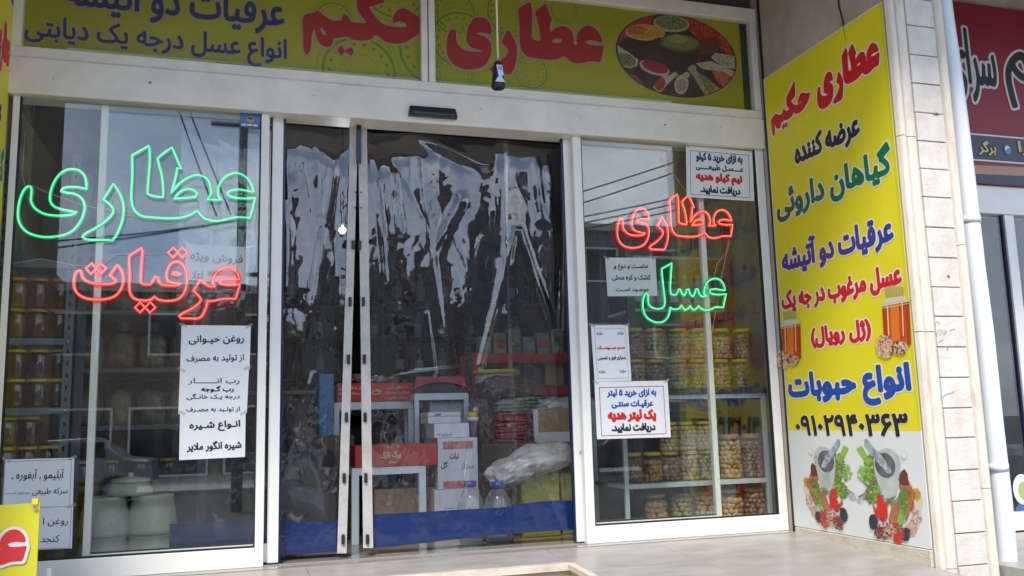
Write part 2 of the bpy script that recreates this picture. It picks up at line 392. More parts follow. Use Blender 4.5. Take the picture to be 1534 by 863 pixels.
TIN = mat('olive_gold_tin', (0.42, 0.40, 0.10), 0.32, metal=0.45, var=0.15, vscale=6)
TIND = mat('gold_tin_edge', (0.45, 0.32, 0.05), 0.3, metal=0.7)
POT = mat('pale_green_stone', (0.66, 0.70, 0.60), 0.55, col2=(0.50, 0.54, 0.46), vscale=10, bump=0.2, bscale=40)
BAGP = mat('grey_plastic_bag', (0.46, 0.45, 0.43), 0.25, var=0.2, vscale=10, coat=0.3, bump=0.5, bscale=18)
BROWN = mat('brown_bag', (0.12, 0.06, 0.045), 0.35, coat=0.3, var=0.5, vscale=14, bump=0.6, bscale=25)
PACKR = mat('red_packet', (0.42, 0.02, 0.025), 0.25, coat=0.4, var=0.4, vscale=20, bump=0.4, bscale=30)
PACKG = mat('green_packet', (0.04, 0.13, 0.05), 0.25, coat=0.4, col2=(0.35, 0.38, 0.36), vscale=25, bump=0.4, bscale=30)

# ================================================================== ground and street
def struct(name, fn, bevel=0.0): return tag(part(name, None, fn, bevel), kind='structure')
GZ = -0.85
struct('road', lambda b: b.box(-150, 150, -150, -6.6, GZ-0.3, GZ, ASPH))
struct('pavement', lambda b: b.box(-40, 40, -6.6, -1.9, GZ-0.3, GZ+0.12, PAVE), 0.02)  # out of direct view; widened and made pale to bounce light up
struct('opposite_pavement', lambda b: b.box(-60, 60, -24.5, -18.0, GZ-0.2, GZ+0.13, PAVE), 0.02)
struct('ground', lambda b: b.box(-200, 200, -200, 200, GZ-0.6, GZ-0.35, ASPH))
SLP = 0.042
def slab(b, x0, x1, y0, y1, m, zt=0.0, th=0.03):
    """tile whose top follows the outward fall of the landing"""
    z = lambda y: zt+SLP*min(0, y)
    vs = [(x0, y0, z(y0)-th), (x1, y0, z(y0)-th), (x0, y1, z(y1)-th), (x1, y1, z(y1)-th), (x0, y0, z(y0)), (x1, y0, z(y0)), (x0, y1, z(y1)), (x1, y1, z(y1))]
    b.add(vs, [(0, 2, 3, 1), (4, 5, 7, 6), (0, 1, 5, 4), (2, 6, 7, 3), (0, 4, 6, 2), (1, 3, 7, 5)], m)
landing = struct('entrance_steps', lambda b: (slab(b, -3.2, 1.60, -0.46, -0.085, TRAVD, zt=-0.0315, th=0.75), slab(b, 1.60, 3.16, -1.43, -0.085, TRAVD, zt=-0.0315, th=0.7),
                                                b.box(-3.2, 1.55, -0.85, -0.46, GZ, -0.26, TRAVD), b.box(-3.2, 1.5, -1.25, -0.85, GZ, -0.55, TRAVD)))
def tile(x0, x1, y0, y1, m=MARBLE, nm='marble_slab'):
    g = 0.0012
    return part(nm, landing, lambda b: slab(b, x0+g, x1-g, y0+g, y1-g, m), bevel=0.0015)
for a, c in ((-3.2, -2.0), (-2.0, -0.95), (-0.95, 0.35), (0.35, 1.60)): tile(a, c, -0.432, -0.082)
for a, c in ((1.60, 2.22), (2.22, 3.155)):
    for y0, y1 in ((-0.66, -0.082), (-1.36, -0.66)): tile(a, c, y0, y1)
tile(-3.2, 1.632, -0.482, -0.432, TRAV, 'step_nosing')
part('step_nosing', landing, lambda b: slab(b, 1.575, 1.612, -1.40, -0.485, TRAV, zt=0.0035), 0.003)
tile(1.60, 3.155, -1.45, -1.362, TRAV, 'step_nosing')
floor_in = struct('shop_floor', lambda b: b.box(-1.4, 3.5, -0.08, 5.2, -0.06, -0.012, GROUT))
for i in range(6):
    for j in range(5):
        x0 = -1.4+i*0.82; y0 = -0.08+j*1.05
        part('floor_tile', floor_in, lambda b: b.box(x0+0.001, min(3.5, x0+0.82)-0.001, y0+0.001, y0+1.049, -0.012, 0.0, FLOORIN))

# ================================================================== the shop building
bld = thing('shop_building', 'beige shop building with deep side walls and a dark soffit over the glass doors', 'building')
boxpart('exterior_wall', bld, -1.38, -1.10, -1.42, 0.05, -0.8, 3.5, PLASTER)
boxpart('exterior_wall', bld, 3.165, 3.50, -1.16, 0.05, -0.8, 3.5, PLASTER)
boxpart('interior_wall', bld, -1.50, -1.38, 0.03, 5.3, -0.1, 3.0, INWALL)
boxpart('interior_wall', bld, 3.46, 3.60, 0.06, 5.3, -0.1, 3.0, INWALL)
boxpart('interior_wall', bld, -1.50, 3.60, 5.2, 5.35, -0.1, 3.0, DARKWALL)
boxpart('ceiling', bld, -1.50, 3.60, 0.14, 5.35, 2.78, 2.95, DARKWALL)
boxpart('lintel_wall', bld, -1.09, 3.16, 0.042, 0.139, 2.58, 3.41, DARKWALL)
boxpart('soffit', bld, -6.5, 9.5, -2.0, 0.3, 3.42, 3.6, SOFFIT)
boxpart('upper_wall', bld, -6.5, 9.5, -1.45, 0.3, 3.6, 8.0, STONE)
def skirting(b):
    b.box(3.148, 3.1645, -1.155, -0.075, -0.05, 0.028, TRAV)
part('skirting', bld, skirting, 0.003)
boxpart('wall_cable', bld, 3.150, 3.164, -0.012-0.05, -0.05, -0.05, 3.4, RUBBER)
part('wall_cable', bld, lambda b: b.tube([tuple(PX(px, py, 3.16)) for px, py in ((1254, -20), (1257, 10), (1262, 30), (1266, 48), (1268, 62))], 0.005, RUBBER, 6))

# ------------------------------------------------------------------ pillar of pale stone
pil = thing('stone_pillar', 'pale stone pillar of stacked blocks with rounded edge trim beside the yellow banner', 'pillar', (3.34, -1.17, -0.1))
boxpart('pillar_core', pil, 3.17, 3.52, -1.165, -0.3, -0.8, 3.42, GROUT)
jz = [float(PY(1400, y, -1.17)[2]) for y in (3, 43, 86, 128, 171, 213, 254, 296, 341, 386, 430, 474, 520, 566, 612, 657, 706, 753, 802)]
jz = [jz[0]+0.6, jz[0]+0.45, jz[0]+0.3, jz[0]+0.15]+jz+[jz[-1]-0.15, jz[-1]-0.3, jz[-1]-0.45]
for k in range(len(jz)-1):
    dy = random.uniform(-0.002, 0.002)
    boxpart('stone_block', pil, 3.287, 3.462, -1.176+dy, -1.16, jz[k+1]+0.003, jz[k]-0.003, STONE, 0.002)
def trimcol(b, x0, x1, z0, z1, d=0.03):
    n = 7; P = []
    for i in range(n+1):
        t = i/n; P.append((x0+(x1-x0)*t, -1.165-d*math.sin(math.pi*t)**0.5 if 0 < t < 1 else -1.165))
    vs = [(x, y, z) for z in (z0, z1) for x, y in P]; m = n+1
    b.add(vs, [(i, i+1, m+i+1, m+i) for i in range(n)]+[tuple(range(m-1, -1, -1)), tuple(range(m, 2*m)), (0, m, m+n, n)], TRIM, False)
for z0, z1 in ((-0.8, -0.06), (-0.057, 1.06), (1.064, 2.05), (2.054, 3.41)):
    part('edge_moulding', pil, lambda b: (trimcol(b, 3.212, 3.284, z0, z1, 0.022),))
    part('edge_moulding', pil, lambda b: (trimcol(b, 3.163, 3.210, z0, z1, 0.034),))
for z0, z1 in ((-0.8, 0.3), (0.303, 1.5), (1.503, 3.41)):
    part('edge_moulding', pil, lambda b: trimcol(b, 3.466, 3.522, z0, z1, 0.03))
MK = mat('pale_green_chalk', (0.34, 0.50, 0.42), 0.9); RU = mat('rust_stain', (0.30, 0.15, 0.07), 0.9)
def strokes(b):
    for pts in ([(1396,480),(1399,484),(1404,481),(1408,485)], [(1404,500),(1407,493),(1411,497),(1408,502)], [(1414,502),(1414,494),(1419,496),(1415,500)], [(1422,495),(1431,492)], [(1406,512),(1413,508)], [(1410,596),(1418,589),(1430,586)]):
        b.tube([tuple(PY(px, py, -1.180)) for px, py in pts], 0.0013, MK, 5)
part('chalk_marks', pil, strokes)
part('rust_stain', pil, lambda b: [b.tube([tuple(PY(px, py, -1.179)), tuple(PY(px+dx, py+dy, -1.179))], rr, RU, 6) for px, py, dx, dy, rr in ((1398,171,8,0,0.004), (1420,413,2,1,0.005), (1419,522,1,1,0.003), (1402,169,2,3,0.006))])
# rain pipe
ppts = [(1404, -60), (1409, -20), (1414, 20), (1424, 90), (1436, 180), (1449, 290), (1461, 400), (1474, 500), (1488, 636), (1501, 750), (1511, 863), (1526, 990)]
pp = thing('rain_pipe', 'white plastic rain pipe leaning against the right side of the stone pillar', 'pipe', tuple(PY(1511, 863, -1.1)))
part('pipe_shaft', pp, lambda b: b.tube([tuple(PY(px, py, -1.10)) for px, py in ppts], 0.047, mat('pipe_white', (0.68, 0.72, 0.77), 0.35), 20))

for py_ in (330, 700):
    q_ = [PY(1453.5 if py_ == 330 else 1494.5, py_, -1.10)]
    part('pipe_bracket', pp, lambda b: b.tube([(float(q_[0][0]), -1.10, float(q_[0][2])-0.018), (float(q_[0][0]), -1.10, float(q_[0][2])+0.018)], 0.051, mat('bracket_white', (0.60, 0.63, 0.67), 0.4), 20))
# ------------------------------------------------------------------ aluminium shop front
front = thing('shopfront_glazing', 'white aluminium shop front with two glazed side panels and a plain header over the doorway', 'shop front')
HZ0 = float(PY(868, 201.5, -0.035)[2]); HZ1 = float(PY(600, 132.5, -0.035)[2]); TZ1 = float(PY(400, 101, -0.02)[2]); TZ2 = float(PY(1136, 33, -0.02)[2])
boxpart('header_cover', front, -1.095, 3.16, -0.035, 0.14, HZ0, HZ1, WHITE, 0.006)
boxpart('transom_rail', front, -1.095, 3.16, -0.022, 0.04, HZ1+0.002, TZ1, WHITE, 0.004)
boxpart('transom_rail', front, -1.095, 3.16, -0.022, 0.04, TZ2, TZ2+0.085, WHITE, 0.004)
um0 = PY(631.5, 100, -0.02)[0]; um1 = PY(652.5, 100, -0.02)[0]; umm = (um0+um1)/2
boxpart('mullion', front, um0, umm-0.003, -0.020, 0.04, TZ1+0.001, TZ2-0.001, WHITE, 0.003)
boxpart('mullion', front, umm+0.003, um1, -0.020, 0.04, TZ1+0.001, TZ2-0.001, WHITE, 0.003)
boxpart('mullion', front, -1.095, -1.05, -0.020, 0.04, TZ1+0.001, TZ2-0.001, WHITE, 0.003)
boxpart('mullion', front, 3.115, 3.159, -0.020, 0.04, TZ1+0.001, TZ2-0.001, WHITE, 0.003)
def side_panel(x0, x1, sl, sr, gl):
    boxpart('stile', front, x0, x0+sl, 0.0, 0.045, 0.0, HZ0, WHITE2, 0.003)
    boxpart('stile', front, x1-sr, x1, 0.0, 0.045, 0.0, HZ0, WHITE2, 0.003)
    boxpart('bottom_rail', front, x0+sl, x1-sr, 0.002, 0.043, 0.0, 0.094, WHITE2, 0.003)
    boxpart('gasket', front, x0+sl, x1-sr, 0.008, 0.030, 0.094, 0.102, RUBBER)
    boxpart('gasket', front, x0+sl, x0+sl+0.007, 0.008, 0.030, 0.102, 2.35, RUBBER)
    boxpart('gasket', front, x1-sr-0.007, x1-sr, 0.008, 0.030, 0.102, 2.35, RUBBER)
    boxpart('gasket', front, x0+sl, x1-sr, 0.008, 0.030, 2.338, 2.35, RUBBER)
    boxpart('glass_pane', front, x0+sl+0.007, x1-sr-0.007, 0.016, 0.022, 0.102, 2.338, GLASS)
side_panel(-1.075, 0.148, 0.03, 0.042, 0)
side_panel(1.872, 3.158, 0.052, 0.055, 0)
for a, b_ in ((-1.048, um0-0.002), (um1+0.002, 3.113)): boxpart('transom_glass', front, a, b_, 0.002, 0.007, TZ1+0.001, TZ2-0.001, film('transom_glass', (0.97, 0.98, 0.97), 0.03))
part('screw_cap', front, lambda b: (b.lathe([(0.007, 0), (0.007, 0.004)], GREY, 10, M=Matrix.Translation((float(PY(225, 124, -0.035)[0]), -0.035, float(PY(225, 124, -0.035)[2]))) @ Matrix.Rotation(R(90), 4, 'X'))))
part('screw_cap', front, lambda b: (b.lathe([(0.007, 0), (0.007, 0.004)], GREY, 10, M=Matrix.Translation((float(PY(996, 187, -0.035)[0]), -0.035, float(PY(996, 187, -0.035)[2]))) @ Matrix.Rotation(R(90), 4, 'X'))))
for px_, py_ in ((80, 118), (470, 143), (720, 163), (870, 176), (1080, 190)):
    part('screw', front, lambda b: (b.lathe([(0.0035, 0), (0.0035, 0.0025)], mat('dull_screw', (0.35, 0.34, 0.32), 0.4, 0.6), 8, M=Matrix.Translation((float(PY(px_, py_, -0.035)[0]), -0.035, float(PY(px_, py_, -0.035)[2]))) @ Matrix.Rotation(R(90), 4, 'X'))))
boxpart('floor_track', front, -0.75, 2.85, 0.012, 0.016, 0.0005, 0.006, GREY)
for k, (x0, x1, wl, wr, lab) in enumerate(((-0.682, 0.222, 0.034, 0.056, 'left white framed sliding door leaf pushed open behind the left window'),
                                       (1.832, 2.748, 0.056, 0.034, 'right white framed sliding door leaf pushed open behind the right window'))):
    d = thing('sliding_door', lab, 'door', ((x0+x1)/2, 0.07, 0.0), 'sliding doors')
    boxpart('stile', d, x0, x0+wl, 0.052, 0.088, 0.008, HZ0, WHITE2, 0.003)
    boxpart('stile', d, x1-wr, x1, 0.052, 0.088, 0.008, HZ0, WHITE2, 0.003)
    boxpart('bottom_rail', d, x0+wl, x1-wr, 0.054, 0.086, 0.012, 0.105, WHITE2, 0.003)
    boxpart('gasket', d, x0+wl, x1-wr, 0.060, 0.080, 0.105, 0.112, RUBBER)
    xx = (x1-wr-0.006, x1-wr) if k == 0 else (x0+wl, x0+wl+0.006)
    boxpart('gasket', d, xx[0], xx[1], 0.060, 0.080, 0.112, HZ0, RUBBER)
    xs = (x1, x1+0.012) if k == 0 else (x0-0.012, x0)
    boxpart('gasket', d, xs[0], xs[1], 0.060, 0.080, 0.012, HZ0, HEMD)
    boxpart('glass_pane', d, x0+wl, x1-wr, 0.067, 0.072, 0.112, HZ0, GLASS)
    if k: part('lock', d, lambda b: b.lathe([(0.009, 0), (0.009, 0.01), (0.005, 0.012)], mat('chrome', (0.7, 0.7, 0.7), 0.2, 1.0), 12, M=Matrix.Translation((x0+0.04, 0.052, 0.50)) @ Matrix.Rotation(R(90), 4, 'X')))

# motion sensor on the header
p0 = PY(612, 168, -0.06); p1 = PY(686, 178, -0.06)
sn = thing('door_sensor', 'black wedge shaped motion sensor mounted on the white header above the doorway', 'sensor', (float(p0[0]+p1[0])/2, -0.035, float(p1[2])))
def sensor(b):
    x0, x1, zb = float(p0[0]), float(p1[0]), float(PY(686, 178, -0.06)[2]); zt = zb+0.062
    vs = [(x0, -0.035, zb), (x1, -0.035, zb), (x1-0.004, -0.075, zb+0.002), (x0+0.004, -0.075, zb+0.002), (x0+0.008, -0.035, zt), (x1-0.008, -0.035, zt), (x1-0.012, -0.058, zt-0.003), (x0+0.012, -0.058, zt-0.003)]
    b.add(vs, [(3, 2, 1, 0), (4, 5, 6, 7), (0, 1, 5, 4), (2, 3, 7, 6), (1, 2, 6, 5), (3, 0, 4, 7)], BLACKP)
part('housing', sn, sensor, 0.005)
part('lens_strip', sn, lambda b: b.box(float(p0[0])+0.02, float(p1[0])-0.02, -0.0745, -0.072, float(PY(686, 178, -0.06)[2])+0.008, float(PY(686, 178, -0.06)[2])+0.022, mat('smoked_lens', (0.01,)*3, 0.08)))

# cable with weighted plug hanging in front of the sign
YP = -0.62
pt = PY(742.5, -40, YP); pb = PY(746, 88, YP); pe = PY(746.5, 133, YP)
pg = thing('hanging_cable', 'pale cable hanging before the right yellow sign with a black plug at its end', 'cable', tuple(pb))
part('cord', pg, lambda b: b.tube([(float(pt[0]), YP, 3.42), tuple(pt), tuple(pb)], 0.0045, mat('pale_cord', (0.75, 0.70, 0.55), 0.5), 8))
def plug(b):
    z1, z0 = float(PY(746, 97, YP)[2]), float(pe[2]); xc = float(pe[0])
    b.lathe([(0.012, z1+0.018), (0.018, z1+0.01), (0.022, z1), (0.034, z0+0.02), (0.036, z0+0.006), (0.030, z0)][::-1], BLACKP, 18, c=(xc, YP, 0))
part('plug_body', pg, plug)
part('plug_neck', pg, lambda b: b.tube([tuple(pb), (float(pe[0]), YP, float(PY(746, 96, YP)[2])+0.016)], 0.009, GREY, 10))
SILV = mat('silver_label', (0.45, 0.52, 0.62), 0.3, 0.4)
def lab(b):
    fr = Frame((float(pe[0]), YP-0.037, float(pe[2])), (1, 0, 0), (0, 0.06, 1))
    for P in ([(-0.016, 0.115), (0.014, 0.115), (0.02, 0.062), (0.006, 0.05), (-0.008, 0.06)], [(-0.006, 0.055), (0.008, 0.055), (0.026, 0.024), (-0.026, 0.024)]):
        b.add([fr.w(u, v) for u, v in P], [tuple(range(len(P)))], SILV)
    for k in range(4): b.add([fr.w(u, v, -0.0) for u, v in ((-0.006+k*0.005, 0.11), (-0.003+k*0.005, 0.11), (-0.003+k*0.005, 0.085), (-0.006+k*0.005, 0.085))], [(0, 1, 2, 3)], BLACKP)
part('plug_label', pg, lambda b: lab(b))

# ================================================================== traced lettering (photo pixels)
_z = lambda pts: zoomed(10, 200, 3.923, pts)
ATT = [_z(p) for p in (
 [(130,312),(115,318),(95,345),(75,400),(65,470),(72,520),(95,560),(130,588),(180,605),(240,612),(310,605),(370,588),(415,550),(445,500),(460,450),(458,410),(440,378),(400,355),(350,350),(320,340),(335,320),(380,315),(430,318),(470,329),(470,290),(460,250),(435,222),(400,210),(360,212),(320,232),(285,275),(262,330),(253,385),(265,420),(300,442),(360,455),(414,464),(390,478),(340,485),(280,485),(220,475),(175,450),(150,420),(142,390),(148,350),(148,325),(142,314)],
 [(628,296),(655,335),(680,385),(690,440),(685,500),(665,560),(640,610),(622,630),(540,628),(462,625),(446,608),(462,588),(520,560),(580,520),(615,485),(630,460),(620,430),(590,405),(568,390),(595,350)],
 [(838,74),(738,130),(738,160),(740,250),(732,350),(735,420),(755,460),(790,488),(850,495),(930,500),(1010,500),(1070,485),(1122,456),(1135,475),(1165,505),(1220,518),(1270,512),(1340,492),(1430,498),(1445,440),(1460,380),(1410,385),(1350,382),(1305,370),(1295,352),(1320,335),(1370,330),(1420,340),(1452,346),(1440,300),(1410,260),(1370,235),(1325,235),(1285,255),(1255,290),(1240,330),(1242,370),(1262,390),(1225,392),(1178,389),(1200,365),(1200,330),(1190,285),(1170,260),(1130,245),(1090,250),(1040,275),(1000,310),(968,354),(985,290),(1000,230),(1000,205),(1024,209),(1000,150),(972,84),(925,115),(886,150),(900,200),(915,260),(920,330),(920,376),(860,372),(828,355),(830,300),(840,200),(842,120)],
 [(985,386),(1010,350),(1050,328),(1095,330),(1118,350),(1110,375),(1070,380),(1020,383)])]
_z = lambda pts: zoomed(90, 360, 5.107, pts)
ARQ = [_z(p) for p in (
 [(152,232),(125,240),(108,285),(105,340),(115,385),(150,425),(210,450),(290,458),(370,450),(430,425),(470,375),(488,310),(480,250),(455,210),(437,188),(420,215),(395,250),(383,270),(415,295),(430,318),(410,332),(350,338),(270,335),(210,320),(175,290),(165,260),(163,238)],
 [(243,176),(199,215),(235,260),(278,217)], [(310,178),(278,217),(313,258),(354,215)],
 [(628,58),(530,120),(528,180),(535,280),(528,370),(540,420),(575,455),(650,465),(700,455),(723,430),(745,455),(800,465),(860,465),(910,450),(945,415),(970,350),(972,270),(955,210),(925,172),(885,162),(845,180),(820,225),(812,280),(825,315),(870,330),(927,336),(900,348),(840,348),(780,345),(760,325),(748,285),(730,280),(712,310),(690,340),(640,340),(618,325),(618,260),(625,160),(632,90)],
 [(862,258),(870,245),(895,245),(922,262),(890,268)],
 [(868,56),(826,95),(865,135),(901,95)], [(934,56),(901,95),(935,137),(975,95)],
 [(613,476),(573,515),(612,554),(650,515)], [(690,473),(650,515),(688,554),(730,515)],
 [(1275,205),(1215,230),(1175,280),(1165,330),(1187,356),(1140,355),(1110,335),(1075,303),(1050,340),(1020,388),(1060,425),(1080,455),(1060,490),(1000,530),(935,560),(912,580),(925,598),(1010,600),(1065,600),(1095,570),(1120,510),(1125,468),(1180,465),(1250,447),(1342,449),(1360,390),(1377,341),(1300,345),(1240,340),(1220,322),(1240,302),(1290,295),(1345,303),(1372,301),(1360,255),(1325,215)])]
_z = lambda pts: zoomed(900, 370, 6.959, pts)
ASAL = [_z(p) for p in (
 [(737,170),(630,230),(632,260),(645,400),(660,520),(665,600),(645,635),(600,650),(540,640),(500,610),(488,570),(490,510),(478,485),(455,492),(438,540),(430,610),(445,690),(480,745),(540,780),(600,792),(655,780),(700,730),(715,670),(722,628),(740,650),(780,652),(815,645),(836,608),(855,640),(870,660),(905,645),(926,613),(945,645),(965,660),(1000,640),(1016,613),(1032,640),(1070,660),(1110,662),(1150,650),(1190,625),(1272,633),(1285,560),(1302,490),(1240,500),(1170,497),(1125,475),(1130,450),(1180,438),(1240,448),(1290,456),(1280,400),(1250,350),(1200,328),(1150,335),(1100,370),(1075,430),(1068,480),(1075,500),(1102,516),(1050,522),(1025,500),(1005,440),(985,440),(970,500),(955,520),(930,500),(910,440),(890,445),(880,490),(865,510),(840,490),(825,445),(808,440),(790,490),(765,505),(730,495),(718,460),(722,350),(730,230)],)]
_z = lambda pts: zoomed(440, 0, 7.635, pts)
HAK = [_z(p) for p in (
 [(105,230),(120,175),(170,150),(240,150),(278,116),(340,165),(400,215),(470,240),(545,235),(565,170),(600,148),(630,180),(650,240),(700,260),(848,263),(790,200),(730,110),(728,0),(735,-80),(830,-150),(940,-230),(1045,-330),(1050,-150),(1040,30),(858,80),(900,140),(960,220),(1040,285),(1120,300),(1200,310),(1345,304),(1280,265),(1210,240),(1145,270),(1130,230),(1150,170),(1200,105),(1260,90),(1320,115),(1400,180),(1470,210),(1530,215),(1510,270),(1480,350),(1420,400),(1350,440),(1280,490),(1200,500),(1100,495),(1020,460),(960,400),(940,393),(900,445),(860,460),(780,465),(700,460),(640,440),(605,403),(570,430),(460,432),(455,490),(430,530),(370,540),(320,515),(285,470),(255,390),(240,330),(215,330),(208,400),(205,520),(190,600),(150,635),(120,600),(115,480),(110,350)],
 [(303,290),(340,335),(375,370),(380,400),(350,405),(325,380),(310,335)],
 [(545,513),(498,570),(550,637),(600,575)], [(650,523),(602,580),(655,642),(704,585)])]
F0 = facade(0.0)
def art(A, y=0.0, sm=2):
    fr = facade(y); return [smooth_closed(planar(fr, p), sm) for p in A]
def place(cs, u0, u1, v0, v1): return fit(cs, u0, u1, v0, v1)

# ------------------------------------------------------------------ neon signs
def neon(name, label, A, y, core, body, ec, eb, fitpx=None, wires=(), cat='neon sign'):
    cs = art(A, y, 2)
    if fitpx:
        fr = facade(y); l, r, t, b = fitpx
        cs = fit(cs, fr.uv(*l)[0], fr.uv(*r)[0], fr.uv(*b)[1], fr.uv(*t)[1])
    al = np.vstack(cs); o = thing(name, label, cat, (float(al[:, 0].mean()), y, float(al[:, 1].min())), 'neon lettering in the windows')
    mb = mat('neon_body_'+core, body, 0.5, emit=body, estr=eb); mc = mat('neon_core_'+core, ec[0], 0.5, emit=ec[0], estr=ec[1])
    for c in cs:
        c = c[::1]
        part('neon_tube', o, lambda b: b.tube([(p[0], y, p[1]) for p in c], 0.0090, mb, 8, True))
        part('glowing_core', o, lambda b: b.tube([(p[0], y-0.0078, p[1]) for p in c], 0.0040, mc, 6, True))
    bk = film('acrylic_backing', (0.96, 0.98, 0.97), 0.03)
    for wp in wires:
        part('wire', o, lambda b: b.tube([tuple(PY(px, py, y+0.02)) for px, py in wp], 0.0022, mat('pale_wire', (0.5, 0.45, 0.35), 0.5), 6))
    # clips that hold the tube to the glass
    def clips(b):
        for c in cs:
            for k in range(0, len(c), max(6, len(c)//6)):
                b.box(c[k][0]-0.004, c[k][0]+0.004, y-0.004, y+0.012, c[k][1]-0.004, c[k][1]+0.004, CLEARP)
    part('tube_clip', o, clips)
    return o
YN = 0.036
GC = ((0.12, 0.95, 0.40), 0.58); RC = ((1.0, 0.20, 0.15), 0.58)
neon('neon_sign', 'large green neon word outlined in the upper left window', ATT, YN, 'green', (0.0, 0.34, 0.09), GC, 0.40,
     wires=([(37, 200), (35, 235), (33, 262), (38, 278)], [(45, 277), (70, 288), (120, 306), (200, 325), (250, 336), (290, 324)]))
neon('neon_sign', 'wide red neon word below the green one in the left window', ARQ, YN, 'red', (0.75, 0.010, 0.008), RC, 0.48,
     wires=([(0, 398), (60, 388), (110, 397), (150, 400), (175, 381), (250, 380)],))
neon('neon_sign', 'small red neon word in the upper part of the right window', ATT, YN, 'red', None or (0.75, 0.010, 0.008), RC, 0.48,
     fitpx=((923.8, 340), (1096.3, 330), (1014, 291.5), (993.6, 374.5)), wires=([(1003, 222), (998, 240), (990, 236), (1030, 290)],))
neon('neon_sign', 'small green neon word low in the right window crossing a paper notice', ASAL, YN, 'green', (0.0, 0.34, 0.09), GC, 0.40,
     wires=([(1092, 358), (1088, 378), (1074, 396), (1070, 414)], [(1094, 360), (1087, 384), (1080, 420), (1070, 480), (1064, 510)]))

# ------------------------------------------------------------------ sign boards above the doors
YS = 0.026
FS = facade(YS)
def disc(b, fr, cu, cv, r0, r1, m, h, n=48, a0=0, a1=2*math.pi, clip=None, sy=1.0):
    vs = []; fs = []
    for i in range(n+1):
        a = a0+(a1-a0)*i/n
        for r in (r0, r1):
            u, v = cu+r*math.cos(a), cv+r*math.sin(a)*sy
            if clip: u = min(max(u, clip[0]), clip[1]); v = min(max(v, clip[2]), clip[3])
            vs.append(fr.w(u, v, h))
    for i in range(n):
        k = 2*i; fs.append((k, k+1, k+3, k+2) if r0 > 0 else (k, k+1, k+3))
    b.add(vs, fs, m)
def swirl(b, fr, cu, cv, r, clip, h=0.0012):
    disc(b, fr, cu, cv, r*0.95, r, SIGNG2, h, clip=clip); disc(b, fr, cu, cv, r*0.80, r*0.86, SIGNG, h, clip=clip)
    disc(b, fr, cu, cv, r*0.42, r*0.46, SIGNG2, h, clip=clip)
    for k in range(18):
        a = 2*math.pi*k/18; u, v = cu+r*0.68*math.cos(a), cv+r*0.68*math.sin(a)
        if clip[0]+0.01 < u < clip[1]-0.01 and clip[2]+0.01 < v < clip[3]-0.01: disc(b, fr, u, v, 0, r*0.045, SIGNG, h, 10)
    for k in range(10):
        a = 2*math.pi*k/10; u, v = cu+r*0.25*math.cos(a), cv+r*0.25*math.sin(a)
        if clip[0]+0.01 < u < clip[1]-0.01 and clip[2]+0.01 < v < clip[3]-0.01: disc(b, fr, u, v, 0, r*0.035, SIGNG2, h, 8)
xl0, xl1 = -1.05, um0; xr0, xr1 = um1, 3.115
sgl = thing('shop_sign', 'left yellow sign board with navy lettering above the header', 'sign', (xl0, 0.02, 2.62), 'yellow sign boards above the doors')
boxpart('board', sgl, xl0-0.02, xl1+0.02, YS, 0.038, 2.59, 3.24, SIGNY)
cl = (xl0, xl1, 2.59, 3.24)
part('swirl_print', sgl, lambda b: [swirl(b, FS, *FS.uv(*c), r, cl, 0.0008+0.0009*r) for c, r in (((538, 108), 0.24), ((655, 75), 0.26), ((590, -20), 0.22), ((500, 30), 0.12))])
hk = place(art(HAK, YS), *[FS.uv(453, 50)[0], FS.uv(640, 50)[0], FS.uv(460, 84)[1], FS.uv(577, -43)[1]])
letter(FS, hk, sgl, REDD, 0.0, 0.011, HALOP, h=0.0024, evenodd=True)
v0 = FS.uv(394, 50)[1]
cs = text_contours('عرقیات دو آتیشه'); cs = fit(cs, FS.uv(96, 20)[0], FS.uv(425, 20)[0], v0, v0+0.25)
letter(FS, cs, sgl, NAVY, 0.005, 0.008, HALOP, h=0.0024, detail=45)
v0 = FS.uv(368, 98)[1]
cs = text_contours('انواع عسل درجه یک دیابتی'); cs = fit(cs, FS.uv(37, 60)[0], FS.uv(429, 70)[0], v0, v0+0.165)
letter(FS, cs, sgl, NAVY, 0.0028, 0.007, HALOP, h=0.0024, detail=40)
sgr = thing('shop_sign', 'right yellow sign board with big red word and round spice picture above the header', 'sign', (xr0, 0.02, 2.62), 'yellow sign boards above the doors')
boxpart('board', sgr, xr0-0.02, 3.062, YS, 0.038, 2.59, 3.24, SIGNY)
boxpart('gap_strip', sgr, 3.064, 3.125, 0.03, 0.039, 2.59, 3.24, mat('dark_green_gap', (0.012, 0.03, 0.018), 0.4))  # darkness of the gap beside the board put in as a green strip
cl = (xr0, 3.05, 2.59, 3.24)
part('swirl_print', sgr, lambda b: [swirl(b, FS, *FS.uv(*c), r, cl, 0.0008+0.0009*r) for c, r in (((680, 20), 0.15), ((765, 20), 0.17), ((680, 110), 0.13), ((795, 108), 0.12), ((690, 60), 0.2), ((845, 15), 0.10))])
at = place(art(ATT, YS), FS.uv(670, 70)[0], FS.uv(902.7, 70)[0], FS.uv(764.5, 110.5)[1], FS.uv(798, 5)[1])
letter(FS, at, sgr, REDD, 0.006, 0.010, HALOP, h=0.0024, evenodd=True)
